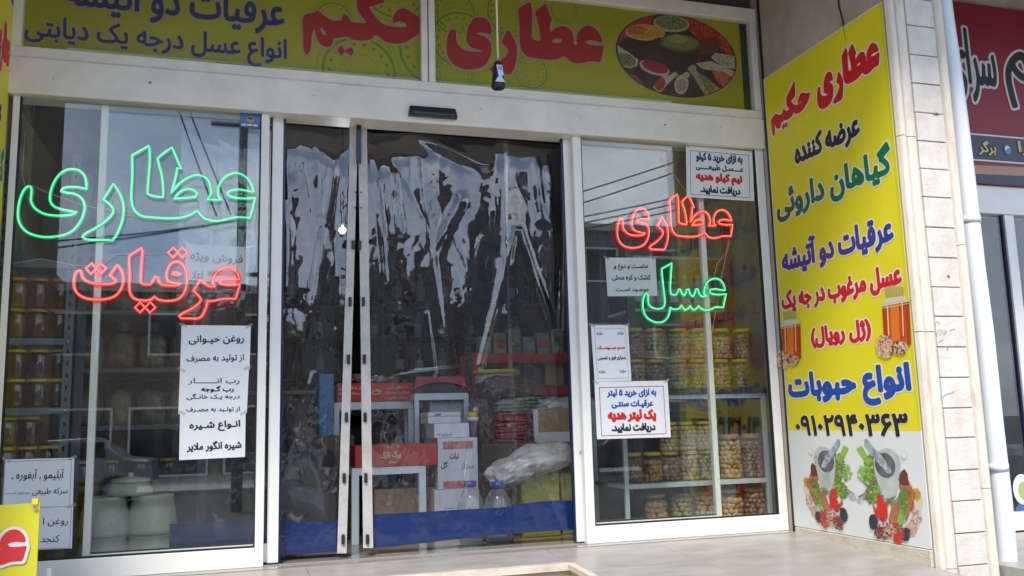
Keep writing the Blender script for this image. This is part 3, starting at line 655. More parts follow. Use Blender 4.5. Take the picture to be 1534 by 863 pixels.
# round picture of spice bowls
_z = lambda pts: zoomed(920, 10, 5.752, pts)
pc = FS.uv(*_z([(545, 425)])[0]); prx = (FS.uv(*_z([(1065, 500)])[0])[0]-FS.uv(*_z([(22, 330)])[0])[0])/2
pry = 0.272
PB = mat('print_dark_table', (0.05, 0.035, 0.028), 0.5, var=0.4, vscale=12)
pcol = lambda n, c: mat('print_'+n, tuple(min(0.8, x*1.7) for x in c), 0.5, var=0.35, vscale=60)
SPRED, SPOR, SPYE, SPGR, SPWH, SPPK, SPBR = pcol('chilli', (0.28, 0.02, 0.01)), pcol('paprika', (0.32, 0.08, 0.02)), pcol('turmeric', (0.38, 0.20, 0.02)), pcol('herb', (0.12, 0.13, 0.04)), pcol('garlic', (0.30, 0.27, 0.20)), pcol('sumac', (0.22, 0.008, 0.03)), pcol('wood', (0.24, 0.18, 0.11))
def sh(b, fr, pts, m, h, k=None):
    P = planar(fr, _z(pts)) if k is None else np.array(pts)
    ctr = P.mean(0); b.add([fr.w(u, v, h) for u, v in P], [tuple(range(len(P)))], m)
def ell(cx, cy, rx, ry, rot=0, n=20, a0=0, a1=360):
    r = R(rot); out = []
    for i in range(n):
        a = R(a0+(a1-a0)*i/n); x, y = rx*math.cos(a), ry*math.sin(a); out.append((cx+x*math.cos(r)-y*math.sin(r), cy+x*math.sin(r)+y*math.cos(r)))
    return out
def inside(u, v): return ((u-pc[0])/prx)**2+((v-pc[1])/pry)**2 < 0.985
SE = [0.0]
def shc(b, pts, m, h):
    """polygon clipped to the round picture by pulling outside points onto its rim"""
    P = planar(FS, _z(pts)); Q = []; SE[0] += 4e-6; h += SE[0]
    for u, v in P:
        d = math.sqrt(((u-pc[0])/prx)**2+((v-pc[1])/pry)**2)
        if d > 0.98: u, v = pc[0]+(u-pc[0])*0.98/d, pc[1]+(v-pc[1])*0.98/d
        Q.append((u, v))
    b.add([FS.w(u, v, h) for u, v in Q], [tuple(range(len(Q)))], m)
def grains(b, cx, cy, rx, ry, m, h, n=60, s=7, rot=0):
    r = R(rot); h += SE[0]
    for _ in range(n):
        h += 3e-7; SE[0] += 3e-7; a = random.random()*6.28; q = math.sqrt(random.random()); x, y = rx*q*math.cos(a), ry*q*math.sin(a)
        px, py = cx+x*math.cos(r)-y*math.sin(r), cy+x*math.sin(r)+y*math.cos(r)
        u, v = FS.uv(*_z([(px, py)])[0])
        if inside(u, v):
            t = random.random()*3.14; k = s/5.752/282*random.uniform(0.6, 1.3)
            b.add([FS.w(u+k*math.cos(t+j*1.571)*(1 if j % 2 else 0.5), v+k*math.sin(t+j*1.571)*(1 if j % 2 else 0.5), h) for j in range(4)], [(0, 1, 2, 3)], m)
def spice(b):
    disc(b, FS, pc[0], pc[1], 0, prx+0.006, HALOP, 0.0016, 64, sy=(pry+0.006)/(prx+0.006)); disc(b, FS, pc[0], pc[1], 0, prx, PB, 0.0022, 64, sy=pry/prx)
    h = 0.0028
    shc(b, [(25,330),(60,200),(120,120),(220,60),(330,60),(300,180),(200,200),(60,300)], SPRED, h)
    shc(b, ell(265, 225, 172, 70, 3), SPWH, h+.0004); shc(b, ell(262, 222, 160, 60, 3), SPYE, h+.0008); shc(b, ell(190, 205, 80, 42, 3), SPOR, h+.0012)
    grains(b, 260, 220, 150, 55, SPOR, h+.0016, 70, 9)
    shc(b, [(70,250),(90,290),(180,290),(300,300),(400,260),(390,330),(330,410),(260,440),(180,440),(90,370)], mat('print_bowl', (0.045, 0.018, 0.012), 0.5), h+.0004)
    shc(b, ell(490, 150, 155, 72, 5), SPWH, h+.0004); shc(b, ell(490, 142, 140, 58, 5), SPGR, h+.0008); grains(b, 490, 140, 130, 50, INK, h+.0012, 60, 9); grains(b, 490, 140, 130, 50, SPWH, h+.0014, 50, 8)
    shc(b, [(560,80),(700,90),(860,120),(930,250),(1000,300),(1045,410),(990,440),(900,300),(720,290),(640,200),(600,120)], SPRED, h)
    grains(b, 800, 170, 170, 90, SPOR, h+.0006, 90, 12); grains(b, 960, 290, 60, 110, SPOR, h+.0006, 50, 14)
    shc(b, ell(800, 345, 125, 75, -10), mat('print_bowl_red', (0.16, 0.03, 0.02), 0.5), h+.0004)
    shc(b, ell(565, 320, 178, 82, 5), mat('print_rim', (0.10, 0.07, 0.05), 0.5), h+.0008); shc(b, ell(565, 310, 160, 66, 5), SPGR, h+.0012); shc(b, ell(545, 280, 90, 38, 5), pcol('herb_light', (0.19, 0.20, 0.06)), h+.0016)
    shc(b, [(395,340),(470,380),(560,400),(650,395),(735,360),(720,430),(670,500),(600,560),(500,560),(430,480)], mat('print_bowl', (0.045, 0.018, 0.012), 0.5), h+.0020)
    shc(b, [(22,330),(80,370),(150,410),(205,460),(200,510),(140,535),(80,520),(30,440)], SPWH, h); shc(b, ell(105, 460, 85, 52, 25), SPGR, h+.0004); grains(b, 105, 460, 80, 48, INK, h+.0008, 50, 7)
    shc(b, ell(345, 530, 135, 58, 18), SPWH, h+.0004); shc(b, ell(350, 520, 118, 48, 18), SPPK, h+.0008); grains(b, 350, 520, 110, 44, SPRED, h+.0012, 60, 8)
    shc(b, [(335,700),(360,650),(420,600),(480,590),(530,560),(550,590),(500,630),(430,700),(400,740),(360,745)], SPWH, h+.0008); shc(b, ell(395, 670, 42, 58, 30), SPRED, h+.0012)
    shc(b, ell(578, 672, 60, 85, 10), SPWH, h+.0008); shc(b, ell(575, 680, 44, 62, 10), SPBR, h+.0012); shc(b, ell(620, 590, 28, 26), SPWH, h+.001)
    shc(b, [(620,530),(650,495),(700,510),(710,560),(820,640),(910,710),(870,770),(800,790),(740,700),(680,600)], SPBR, h+.0008)
    shc(b, [(720,600),(770,590),(840,670),(880,740),(830,770),(780,700)], SPGR, h+.0012); grains(b, 800, 680, 70, 80, INK, h+.0016, 70, 7, 35); grains(b, 800, 680, 70, 80, SPWH, h+.0018, 40, 6, 35)
    shc(b, [(700,490),(760,480),(830,470),(900,500),(1040,560),(1050,620),(900,560),(760,540)], SPWH, h+.0004)
    shc(b, [(840,560),(930,560),(1000,600),(1010,640),(950,700),(890,650)], SPOR, h+.0010); grains(b, 930, 620, 70, 55, SPRED, h+.0014, 40, 9)
    shc(b, [(830,440),(870,400),(930,410),(1000,420),(1060,430),(1050,540),(960,530),(880,480)], SPWH, h+.0004); grains(b, 950, 460, 90, 55, pcol('leaf', (0.10, 0.13, 0.03)), h+.0010, 30, 14)
    shc(b, [(120,580),(180,590),(230,640),(260,700),(200,680),(140,620)], SPRED, h)
    grains(b, 500, 740, 160, 30, SPOR, h, 30, 8)
part('spice_picture', sgr, spice)

# ------------------------------------------------------------------ side banners
def grad(name, c0, c1, z0, z1):
    if name in MATS: return MATS[name]
    m = mat(name, c0, 0.5); t = m.node_tree; g = t.nodes.new('ShaderNodeNewGeometry'); sp = t.nodes.new('ShaderNodeSeparateXYZ'); mr = t.nodes.new('ShaderNodeMapRange'); cr = t.nodes.new('ShaderNodeValToRGB')
    t.links.new(g.outputs['Position'], sp.inputs[0]); t.links.new(sp.outputs['Y'], mr.inputs[0]); mr.inputs[1].default_value = z0; mr.inputs[2].default_value = z1
    cr.color_ramp.elements[0].color = (*c0, 1); cr.color_ramp.elements[1].color = (*c1, 1)
    t.links.new(mr.outputs[0], cr.inputs[0]); t.links.new(cr.outputs[0], t.nodes['Principled BSDF'].inputs['Base Color']); return m
BY0, BY1 = -0.058, -1.158
FB = Frame((3.156, 0, 0), (0, -1, 0), (0, 0, 1))
BTOP, BBOT = float(FB.uv(1323.5, 5.5)[1])+0.02, 0.032
def bulge(u, v): return 0.002+0.004*noise.noise(Vector((u*2.0, v*1.5, 3.1)))+0.0008*noise.noise(Vector((u*9, v*7, 1.0)))
def banner(root, fr, ua, ub):
    yb = 0.735   # yellow ends, white begins
    yb = float(FB.uv(1380, 646)[1])
    def sheet(b):
        for (a0, a1, v0, v1, m) in ((ua+0.012, ub-0.02, yb, BTOP-0.006, YEL), (ua, ua+0.012, BBOT, BTOP, BANW), (ub-0.02, ub, yb, BTOP, YEL2), (ua+0.012, ub, BBOT, yb, BANW), (ua+0.012, ub-0.02, BTOP-0.006, BTOP, BANW)):
            b.add([fr.w(a0, v0), fr.w(a1, v0), fr.w(a1, v1), fr.w(a0, v1), fr.w(a0, v0, -0.004), fr.w(a1, v0, -0.004), fr.w(a1, v1, -0.004), fr.w(a0, v1, -0.004)], [(0, 1, 2, 3), (7, 6, 5, 4), (0, 4, 5, 1), (2, 6, 7, 3), (1, 5, 6, 2), (3, 7, 4, 0)], m)
    part('banner_sheet', root, sheet)
def banner_text(root, fr, sh=lambda u: u, full=True):
    GR = grad('print_green_fading', (0.0, 0.16, 0.07), (0.08, 0.09, 0.045), -0.5, -0.1) if full else GREEN
    BP = grad('print_blue_to_purple', (0.01, 0.05, 0.30), (0.10, 0.04, 0.25), -1.15, -0.55) if full else BLUE
    def put(cs, l, r, t, b, m, bold, halo=0.008):
        u0, u1 = FB.uv(*l)[0], FB.uv(*r)[0]; v0, v1 = FB.uv(*b)[1], FB.uv(*t)[1]
        if not full: u0, u1 = sh(u0), sh(u1)
        letter(fr, fit(cs, u0+bold, u1-bold, v0+bold, v1-bold), root, m, bold, halo, HALO, evenodd=(cs is AT0 or cs is HK0), detail=34)
    put(AT0, (1222, 120), (1319, 90), (1278, 64.5), (1230.6, 166.5), RED, 0.006)
    put(HK0, (1155.3, 180), (1214.3, 140), (1189.6, 121.0), (1159, 204.5), RED, 0.004)
    put(text_contours('عرضه کننده'), (1190.7, 234), (1287.9, 186), (1231, 192.6), (1270, 221.2), INK, 0.008)
    put(text_contours('گیاهان داروئی'), (1164, 319), (1333.5, 220), (1330, 211), (1170, 334), GR, 0.0085)
    put(text_contours('عرقیات دو آتیشه'), (1171, 388), (1338.5, 343), (1336.5, 312), (1313.8, 379), BP, 0.008)
    if not full: return
    put(text_contours('عسل مرغوب در جه یک'), (1171, 450), (1351.3, 415), (1318.5, 398.8), (1226, 461), RED, 0.0075)
    put(text_contours('(ژل رویال)'), (1215, 505), (1305, 492), (1297, 477), (1218, 523), RED, 0.0075)
    put(text_contours('انواع حبوبات'), (1180.4, 575), (1364.3, 562), (1357.5, 542), (1331.5, 607), BLUE, 0.011)
    put(text_contours('۰۹۱۰۲۹۴۰۳۶۳', True), (1192, 636), (1360.5, 627), (1351, 618.5), (1347.7, 654.5), INK, 0.0065, 0.003)
AT0 = art(ATT); HK0 = art(HAK)
b1 = thing('side_banner', 'tall yellow banner with red green and blue lettering on the right side wall', 'banner', (3.156, -0.6, 0.03))
banner(b1, FB, -BY0, -BY1); banner_text(b1, FB)
FBL = Frame((-1.092, -1.20, 0), (0, 1, 0), (0, 0, 1))
b2 = thing('side_banner', 'narrow visible strip of yellow banner on the left side wall beside the door frame', 'banner', (-1.092, -0.6, 0.03))
banner(b2, FBL, 0.68, 1.185)
banner_text(b2, FBL, lambda u: 1.185-(1.185-u)*0.44, False)
# printed pictures low on the right banner
_z = lambda pts: zoomed(1170, 640, 4.317, pts)
MORT = mat('print_mortar', (0.48, 0.54, 0.50), 0.5, var=0.25, vscale=12); MORTD = mat('print_mortar_inside', (0.13, 0.14, 0.15), 0.5, var=0.4, vscale=20)
PEST = mat('print_pestle', (0.42, 0.50, 0.54), 0.5, col2=(0.18, 0.22, 0.26), vscale=25)
LEAF = mat('print_leaf', (0.07, 0.34, 0.03), 0.5, col2=(0.03, 0.16, 0.02), vscale=40); LEAF2 = mat('print_leaf_light', (0.25, 0.50, 0.06), 0.5)
CHI = mat('print_red_chilli', (0.62, 0.03, 0.015), 0.5); CIN = mat('print_cinnamon', (0.52, 0.20, 0.08), 0.5, col2=(0.32, 0.11, 0.05), vscale=30); BEAN = mat('print_beans', (0.40, 0.06, 0.05), 0.5)
PEP = mat('print_peppercorn', (0.03, 0.035, 0.05), 0.5); TAN = mat('print_tan', (0.55, 0.42, 0.28), 0.5); TUR = mat('print_turmeric_root', (0.58, 0.34, 0.05), 0.5); DBR = mat('print_dark_brown', (0.16, 0.04, 0.025), 0.5); LIL = mat('print_lilac', (0.50, 0.42, 0.52), 0.5)
EPS = [0.0]
def herb_picture(b, T):
    EPS[0] = 0.0
    """T maps layout coordinates (zoom pixels of the right hand picture) to banner (u, v)"""
    def P(pts, m, h):
        EPS[0] += 6e-7; q = [T(*p) for p in pts]; b.add([FB.w(u, v, h+EPS[0]) for u, v in q], [tuple(range(len(q)))], m)
    def scat(cx, cy, rx, ry, m, h, n, s, e=0.45, rot=0, dirn=None):
        for _ in range(n):
            a = random.random()*6.28; q = math.sqrt(random.random()); x, y = rx*q*math.cos(a), ry*q*math.sin(a); r = R(rot)
            X, Y = cx+x*math.cos(r)-y*math.sin(r), cy+x*math.sin(r)+y*math.cos(r); t = (random.random()*6.28 if dirn is None else R(dirn+random.uniform(-25, 25))); k = s*random.uniform(0.6, 1.35)
            P([(X+k*math.cos(t), Y+k*math.sin(t)), (X-k*e*math.sin(t), Y+k*e*math.cos(t)), (X-k*math.cos(t), Y-k*math.sin(t)), (X+k*e*math.sin(t), Y-k*e*math.cos(t))], m, h+random.uniform(0, 0.0004))
    h = 0.001
    P(ell(845, 660, 40, 55, 20), TAN, h); scat(845, 660, 38, 50, TAN, h+.0006, 40, 8)
    P(ell(885, 500, 34, 60, 10), mat('print_cream', (0.62, 0.60, 0.44), 0.5), h)
    P([(850,400),(880,395),(905,420),(905,460),(880,480),(855,450)], TUR, h+.0004); scat(880, 430, 24, 34, TUR, h+.0008, 30, 8)
    scat(875, 590, 36, 60, mat('print_pink_bean', (0.55, 0.25, 0.20), 0.5), h+.0006, 80, 11, 0.35); scat(870, 590, 36, 60, BANW, h+.0008, 40, 9, 0.3)
    P([(820,330),(850,390),(865,520),(845,560),(830,470),(805,380)], CIN, h+.0006)
    P([(775,290),(800,270),(820,300),(828,380),(770,372),(762,330)], DBR, h+.0008); P([(762,368),(830,382),(825,410),(770,405)], CIN, h+.001)
    P([(590,490),(640,560),(680,620),(650,610),(600,540)], CIN, h+.0004)
    scat(590, 330, 60, 60, LEAF, h+.0010, 90, 15, 0.4); scat(545, 300, 50, 55, LEAF2, h+.0014, 60, 13, 0.35); scat(575, 240, 34, 60, LEAF, h+.0012, 60, 14, 0.4); scat(600, 420, 45, 75, LEAF, h+.0010, 100, 18, 0.4, 20); scat(610, 430, 40, 60, LEAF2, h+.0016, 30, 13, 0.3)
    P([(490,140),(525,120),(575,210),(560,235),(530,200)], LEAF2, h+.0010); scat(570, 215, 28, 20, LEAF2, h+.0014, 24, 12)
    P([(500,448),(560,415),(566,420),(506,456)], LEAF, h+.0010); scat(520, 470, 30, 24, LIL, h+.0010, 24, 8)
    # mortar
    P(ell(693, 232, 82, 96, -20, 28), MORT, h+.0020); P([(600,215),(612,300),(632,370),(655,430),(680,462),(705,475),(735,462),(752,430),(762,370),(770,300),(772,235),(700,200)], MORT, h+.0020)
    P(ell(677, 246, 64, 84, -20, 28), MORTD, h+.0026)
    P([(543,78),(563,78),(600,130),(660,190),(715,270),(722,300),(690,298),(650,250),(590,170),(545,110)], PEST, h+.0032)
    scat(660, 240, 60, 14, BANW, h+.0036, 16, 8, 0.25, 45, 48)
    # herbs in front
    scat(735, 480, 60, 30, LEAF, h+.0030, 60, 16, 0.15); scat(800, 470, 36, 70, LEAF, h+.0030, 120, 19, 0.22, 0, 100); scat(790, 560, 36, 90, LEAF2, h+.0034, 120, 17, 0.18, 15, 110); scat(800, 520, 34, 80, LEAF, h+.0036, 60, 15, 0.2, 10, 100)
    for k, (x0, y0, x1, y1) in enumerate(((735, 485, 700, 628), (752, 490, 722, 632), (766, 500, 742, 636), (870, 420, 812, 600), (855, 400, 830, 520))):
        P([(x0-8, y0), (x0+9, y0+4), (x1+9, y1), (x1-8, y1-4)], CIN, h+.0036+k*.0002)
    scat(660, 510, 28, 70, CHI, h+.0036, 90, 20, 0.3, -15, 70); scat(655, 560, 40, 50, CHI, h+.0038, 40, 18, 0.3, 0, 60)
    P(ell(602, 612, 28, 50, -10), PEP, h+.0030); scat(602, 612, 26, 48, PEP, h+.0034, 50, 8, 0.8)
    P(ell(812, 690, 28, 42, 0), mat('print_clove', (0.10, 0.05, 0.05), 0.5), h+.0036); scat(812, 690, 30, 44, PEP, h+.0040, 40, 9, 0.5)
    scat(710, 665, 95, 48, BEAN, h+.0038, 190, 12, 0.45); scat(655, 690, 45, 45, DBR, h+.0042, 70, 10, 0.4); scat(710, 680, 45, 40, TAN, h+.0042, 70, 9, 0.4); scat(765, 715, 34, 42, CHI, h+.0044, 70, 11, 0.4); scat(690, 625, 50, 22, BANW, h+.0044, 26, 10, 0.25)
    # small faded ring
    for k in range(2): P(ell(798, 180, 20-k*5, 30-k*7, 0, 16), mat('print_faint', (0.60, 0.62, 0.61), 0.5) if k == 0 else BANW, h+.0004+k*.0004)
def Tr(x, y): return FB.uv(1170+x/4.317, 640+y/4.317)
ur, ul = FB.uv(1170+745/4.317, 700)[0], FB.uv(1170+245/4.317, 700)[0]
ulow = {}
def Tl(x, y):
    u, v = Tr(x, y); return (ul-(u-ur)*0.965, (v-Tr(745, 500)[1])*0.96+FB.uv(1170+245/4.317, 640+430/4.317)[1])
part('herb_picture', b1, lambda b: herb_picture(b, Tr)); part('herb_picture', b1, lambda b: herb_picture(b, Tl))
_z = lambda pts: zoomed(1140, 380, 3.081, pts)
HON = mat('print_honey', (0.62, 0.10, 0.012), 0.5, col2=(0.48, 0.05, 0.01), vscale=5, stretch=(1, 6, 0.6)); HLID = mat('print_jar_lid', (0.50, 0.44, 0.10), 0.5); COMB = mat('print_comb', (0.62, 0.42, 0.22), 0.5); COMB2 = mat('print_comb_dark', (0.48, 0.10, 0.06), 0.5)
def honeypic(b, T):
    def P(pts, m, h):
        q = [T(*p) for p in pts]; b.add([FB.w(u, v, h) for u, v in q], [tuple(range(len(q)))], m)
    h = 0.0036
    P([(575,208),(580,195),(660,185),(668,205),(690,212),(688,235),(562,242),(565,225)], mat('print_jar_glass', (0.66, 0.60, 0.45), 0.5), h)
    P([(562,235),(688,212),(692,330),(696,420),(575,440),(568,340)], HON, h+.0006)
    HD = mat('print_honey_dark', (0.40, 0.05, 0.01), 0.5); GLW = mat('print_jar_shine', (0.85, 0.55, 0.30), 0.5)
    P([(562,235),(578,232),(590,434),(575,440),(568,340)], HD, h+.0010); P([(668,215),(688,212),(692,330),(696,420),(680,424)], HD, h+.0010)
    P([(600,240),(640,232),(645,400),(608,408)], mat('print_honey_light', (0.74, 0.19, 0.02), 0.5), h+.0014)
    P([(584,238),(590,237),(598,400),(592,402)], GLW, h+.0018); P([(652,225),(658,224),(664,380),(659,382)], GLW, h+.0018)
    P([(562,236),(688,213),(688,221),(562,245)], mat('print_jar_glass', (0.66, 0.60, 0.45), 0.5), h+.0018); P([(565,250),(686,228),(686,231),(565,254)], GLW, h+.0020)
    for k in range(7): P([(580+k*12,163-k*0.6),(583+k*12,163-k*0.6),(584+k*12,200-k*1.2),(581+k*12,200-k*1.2)], mat('print_lid_rib', (0.38, 0.33, 0.07), 0.5), h+.0012)
    P([(574,162),(600,150),(655,152),(664,164),(662,192),(580,205)], HLID, h+.0006)
    for cx, cy, rx, ry, m in ((575, 430, 42, 55, COMB), (645, 435, 38, 30, COMB)):
        P(ell(cx, cy, rx, ry, -15), m, h+.0018)
        for _ in range(45):
            a = random.random()*6.28; q = math.sqrt(random.random()); x, y = cx+rx*q*math.cos(a), cy+ry*q*math.sin(a); s = 4
            P(ell(x, y, s, s*1.2, 0, 6), random.choice((COMB2, COMB2, BANW)), h+.0024)
def Hr(x, y): return FB.uv(1140+x/3.081, 380+y/3.081)
def Hl(x, y):
    u, v = Hr(x, y); a, c = Hr(562, 440); a2, c2 = Hr(100, 497); k = (Hr(172, 300)[0]-Hr(85, 300)[0])/(Hr(690, 300)[0]-Hr(565, 300)[0])
    kv = (Hr(100, 325)[1]-Hr(100, 497)[1])/(Hr(600, 225)[1]-Hr(600, 440)[1])
    if x < 700 and y > 385: u = 2*Hr(628, 300)[0]-u if False else u
    return (Hr(88, 400)[0]+(u-a)*k, c2+(v-c)*kv)
part('honey_picture', b1, lambda b: honeypic(b, Hr)); part('honey_picture', b1, lambda b: honeypic(b, Hl))

# ------------------------------------------------------------------ paper notices on the glass
def notice(label, corners, y, lines, border=None, bw=0.0022, curl=0.0):
    TL, TR, BR, BL = corners; f = facade(y)
    a, b_, c, d = [f.uv(*p) for p in (BL, BR, TR, TL)]
    U = np.array([b_[0]-a[0], 0, b_[1]-a[1]]); wd = np.linalg.norm(U); U = U/wd; V = np.array([-U[2], 0, U[0]])
    fr = Frame((a[0], y, a[1]), U, V)
    o = thing('paper_notice', label, 'notice', (float(a[0]), y, float(a[1])))
    q = [fr.uv(*p) for p in (BL, BR, TR, TL)]
    def sheet(b):
        def W(s, t):
            uu = (q[0]*(1-s)+q[1]*s)*(1-t)+(q[3]*(1-s)+q[2]*s)*t
            e = max(abs(s-0.5), abs(t-0.5))*2
            hgt = 0.0006*noise.noise(Vector((s*3+a[0]*9, t*4, 1)))-0.0005
            return fr.w(uu[0], uu[1], hgt)
        b.grid(W, 10, 10, PAPER)
    part('sheet', o, sheet)
    TP = film('clear_tape', (0.90, 0.90, 0.86), 0.10, haze=0.25)
    for cu, cv, sg in ((q[3][0], q[3][1], -1), (q[2][0], q[2][1], 1)):
        part('tape_strip', o, lambda b: b.add([fr.w(cu+sg*x, cv+y_, 0.0014) for x, y_ in ((-0.022, -0.016), (0.012, 0.002), (0.006, 0.014), (-0.028, -0.004))], [(0, 1, 2, 3) if sg > 0 else (3, 2, 1, 0)], TP))
    def U_(px, py): return fr.uv(px, py)
    if border:
        m, z, pts = border
        P = [U_(*p) for p in zoomed(*z, pts)]
        def bd(b):
            for i in range(4):
                p, r = P[i], P[(i+1) % 4]; dd = r-p; dd = dd/np.linalg.norm(dd); nn = np.array([-dd[1], dd[0]])*bw/2; e = dd*bw/2
                b.add([fr.w(*(p-nn-e), 0.0008), fr.w(*(r-nn+e), 0.0008), fr.w(*(r+nn+e), 0.0008), fr.w(*(p+nn-e), 0.0008)], [(0, 1, 2, 3)], m)
        part('border', o, bd)
    for (s, m, z, x0, x1, y0, y1, bold) in lines:
        pl, pr, pt_, pb_ = zoomed(*z, [(x0, (y0+y1)/2), (x1, (y0+y1)/2), ((x0+x1)/2, y0), ((x0+x1)/2, y1)])
        say(fr, s, o, m, pl, pr, pt_, pb_, bold, h=0.0009, detail=22)
    return o
Z1, Z2, Z3, Z4, Z5, Z6, Z7, Z8 = (0, 400, 3.652), (0, 627, 3.652), (0, 200, 3.652), (0, 680, 4.717), (1020, 210, 8.633), (900, 370, 6.959), (880, 470, 4.315), (0, 0, 1)
YI = -0.0195
notice('white paper with two hand printed lines, top of the taped strip in the left window', ((271.9, 487), (375.7, 488), (373.8, 553.3), (269.7, 556)), 0.0130,
       [('روغن حیـوانی', INK, Z1, 1032, 1335, 370, 424, 0.5), ('از تولید به مصرف', INK, Z1, 1020, 1335, 478, 524, 0.35)])
notice('paper with four crowded lines, middle of the taped strip in the left window', ((269.7, 554), (373, 551), (369.7, 619), (267, 620.4)), 0.0118,
       [('رب انـــــــار', INK, Z1, 1030, 1310, 606, 645, 0.3), ('رب گـوجه', INK, Z1, 1100, 1280, 650, 688, 0.8), ('درجه یـک خانـگی', INK, Z1, 1022, 1312, 692, 728, 0.35), ('از تولـید به مصـرف', INK, Z1, 1018, 1312, 764, 797, 0.35)])
notice('white paper with two bold lines, lowest of the taped strip in the left window', ((269.7, 617.7), (368, 617.7), (367, 684.5), (268.3, 689.4)), 0.0106,
       [('انـواع شـیره', INK, Z2, 1035, 1315, 12, 70, 0.6), ('شیره انگور ملایر', INK, Z2, 1022, 1322, 122, 180, 0.6)])
notice('faded paper partly behind the red neon word at the right of the left window', ((278.7, 365), (375, 370.3), (372, 426), (276.5, 419)), 0.0465,
       [('فروش ویژه', GREY, Z3, 1040, 1330, 655, 712, 0.5), ('اعلا', GREY, Z3, 1048, 1110, 750, 795, 0.4)])
notice('ruled grey paper with two thin lines just above the front yellow board', ((7, 688.5), (111.3, 685.7), (109.2, 758.9), (3, 761)), 0.0130,
       [('آبلیمو , آبغوره ,', INK, Z4, 85, 452, 108, 192, 0.15), ('سرکه طبیعی', INK, Z4, 230, 478, 238, 295, 0.1), ('موجود است', GREY, Z4, 42, 208, 258, 292, 0.1)],
       border=(GREY, Z4, [(35, 55), (506, 40), (490, 372), (20, 384)]))
notice('grey paper half hidden behind the front yellow board under another paper', ((2, 760), (109.8, 757.5), (107.7, 821.6), (0, 826)), 0.0118,
       [('روغن ا', INK, Z4, 305, 482, 448, 512, 0.12), ('کنجد', INK, Z4, 288, 420, 572, 636, 0.12)], border=(GREY, Z4, [(20, 384), (506, 372), (492, 664), (5, 680)]))
DRED = mat('print_dark_red', (0.22, 0.02, 0.03), 0.5)
notice('bordered white notice with blue red and black lines in the top right corner', ((1027.5, 217.5), (1127, 226.8), (1130, 301.5), (1028.7, 295)), 0.0130,
       [('به ازای خرید ۵ کیلو', mat('print_teal', (0.01, 0.07, 0.16), 0.5), Z5, 195, 795, 172, 304, 0.9), ('عــــسـل طبیعـــــی', mat('print_teal', (0.01, 0.07, 0.16), 0.5), Z5, 190, 805, 318, 412, 0.9), ('نیم کیلو هدیه', RED, Z5, 195, 795, 428, 580, 1.2), ('دریافت نمایید.', INK, Z5, 250, 770, 592, 718, 0.9)],
       border=(DRED, Z5, [(120, 135), (875, 195), (893, 745), (128, 700)]), bw=0.003)
notice('plain white notice with three black lines, crossed by the green neon tail', ((906.5, 386), (982, 386), (985, 443.3), (910.3, 444)), 0.0465,
       [('ماسـت و دوغ و', INK, Z6, 135, 490, 172, 245, 0.6), ('کشک و کره محلی', INK, Z6, 115, 520, 288, 358, 0.6), ('موجـود اسـت', INK, Z6, 155, 500, 418, 474, 0.6)])
notice('tall framed notice with one red line and small words in its corners', ((885, 487.4), (940.7, 486.7), (946, 570.3), (891, 572)), 0.0130,
       [('مژده', INK, Z7, 58, 98, 116, 142, 0.5), ('مژده', INK, Z7, 194, 234, 114, 140, 0.5), ('مژده', INK, Z7, 74, 114, 362, 388, 0.5), ('مژده', INK, Z7, 209, 249, 360, 386, 0.5), ('سـم ســوســک', RED, Z7, 62, 243, 206, 240, 1.0), ('بسیاری قوی و تضمینی', INK, Z7, 64, 248, 270, 302, 0.6)],
       border=(GREY, Z7, [(45, 98), (242, 97), (267, 415), (64, 420)]))
notice('large square notice with pink border and big red line in the right window', ((890.4, 572), (1000, 570.3), (1005, 655), (894.4, 658)), 0.0118,
       [('به ازای خرید ۵ لیتر', BLUE, Z7, 125, 445, 484, 542, 0.9), ('عرقیـات سنتـی', BLUE, Z7, 155, 425, 556, 612, 0.9), ('یک لیتر هدیه', RED, Z7, 130, 445, 618, 702, 1.3), ('دریافت نمایید.', INK, Z7, 155, 440, 706, 772, 1.0)],
       border=(mat('print_pink', (0.50, 0.05, 0.12), 0.5), Z7, [(77, 478), (490, 468), (508, 775), (92, 790)]), bw=0.004)
# small blue sticker
f = facade(0.0145); q = [f.uv(*p) for p in ((360, 169), (389, 170), (388, 192), (360, 190))]
st = thing('window_sticker', 'small blue square sticker at the top right corner of the left window', 'sticker', f.w(*q[3]))
part('sticker_sheet', st, lambda b: (b.add([f.w(*x) for x in q], [(3, 2, 1, 0)], mat('sticker_blue', (0.04, 0.13, 0.36), 0.3)),))
def stk(b):
    c = sum(q)/4; M1 = mat('sticker_tan', (0.42, 0.30, 0.20), 0.5)
    b.add([f.w(c[0]+x, c[1]+y, 0.0008) for x, y in ell(0.004, 0.004, 0.018, 0.017, 0, 16)], [tuple(range(16))], M1)
    b.add([f.w(c[0]+x, c[1]+y, 0.0014) for x, y in ell(0.003, 0.010, 0.013, 0.007, 0, 14)], [tuple(range(14))], INK)
    for k in range(3): b.add([f.w(c[0]-0.042+k*0.029+x, c[1]-0.031+y, 0.0014) for x, y in ((0, 0), (0.024, 0), (0.024, 0.009), (0, 0.009))], [(0, 1, 2, 3)], BANW)
part('sticker_print', st, stk)

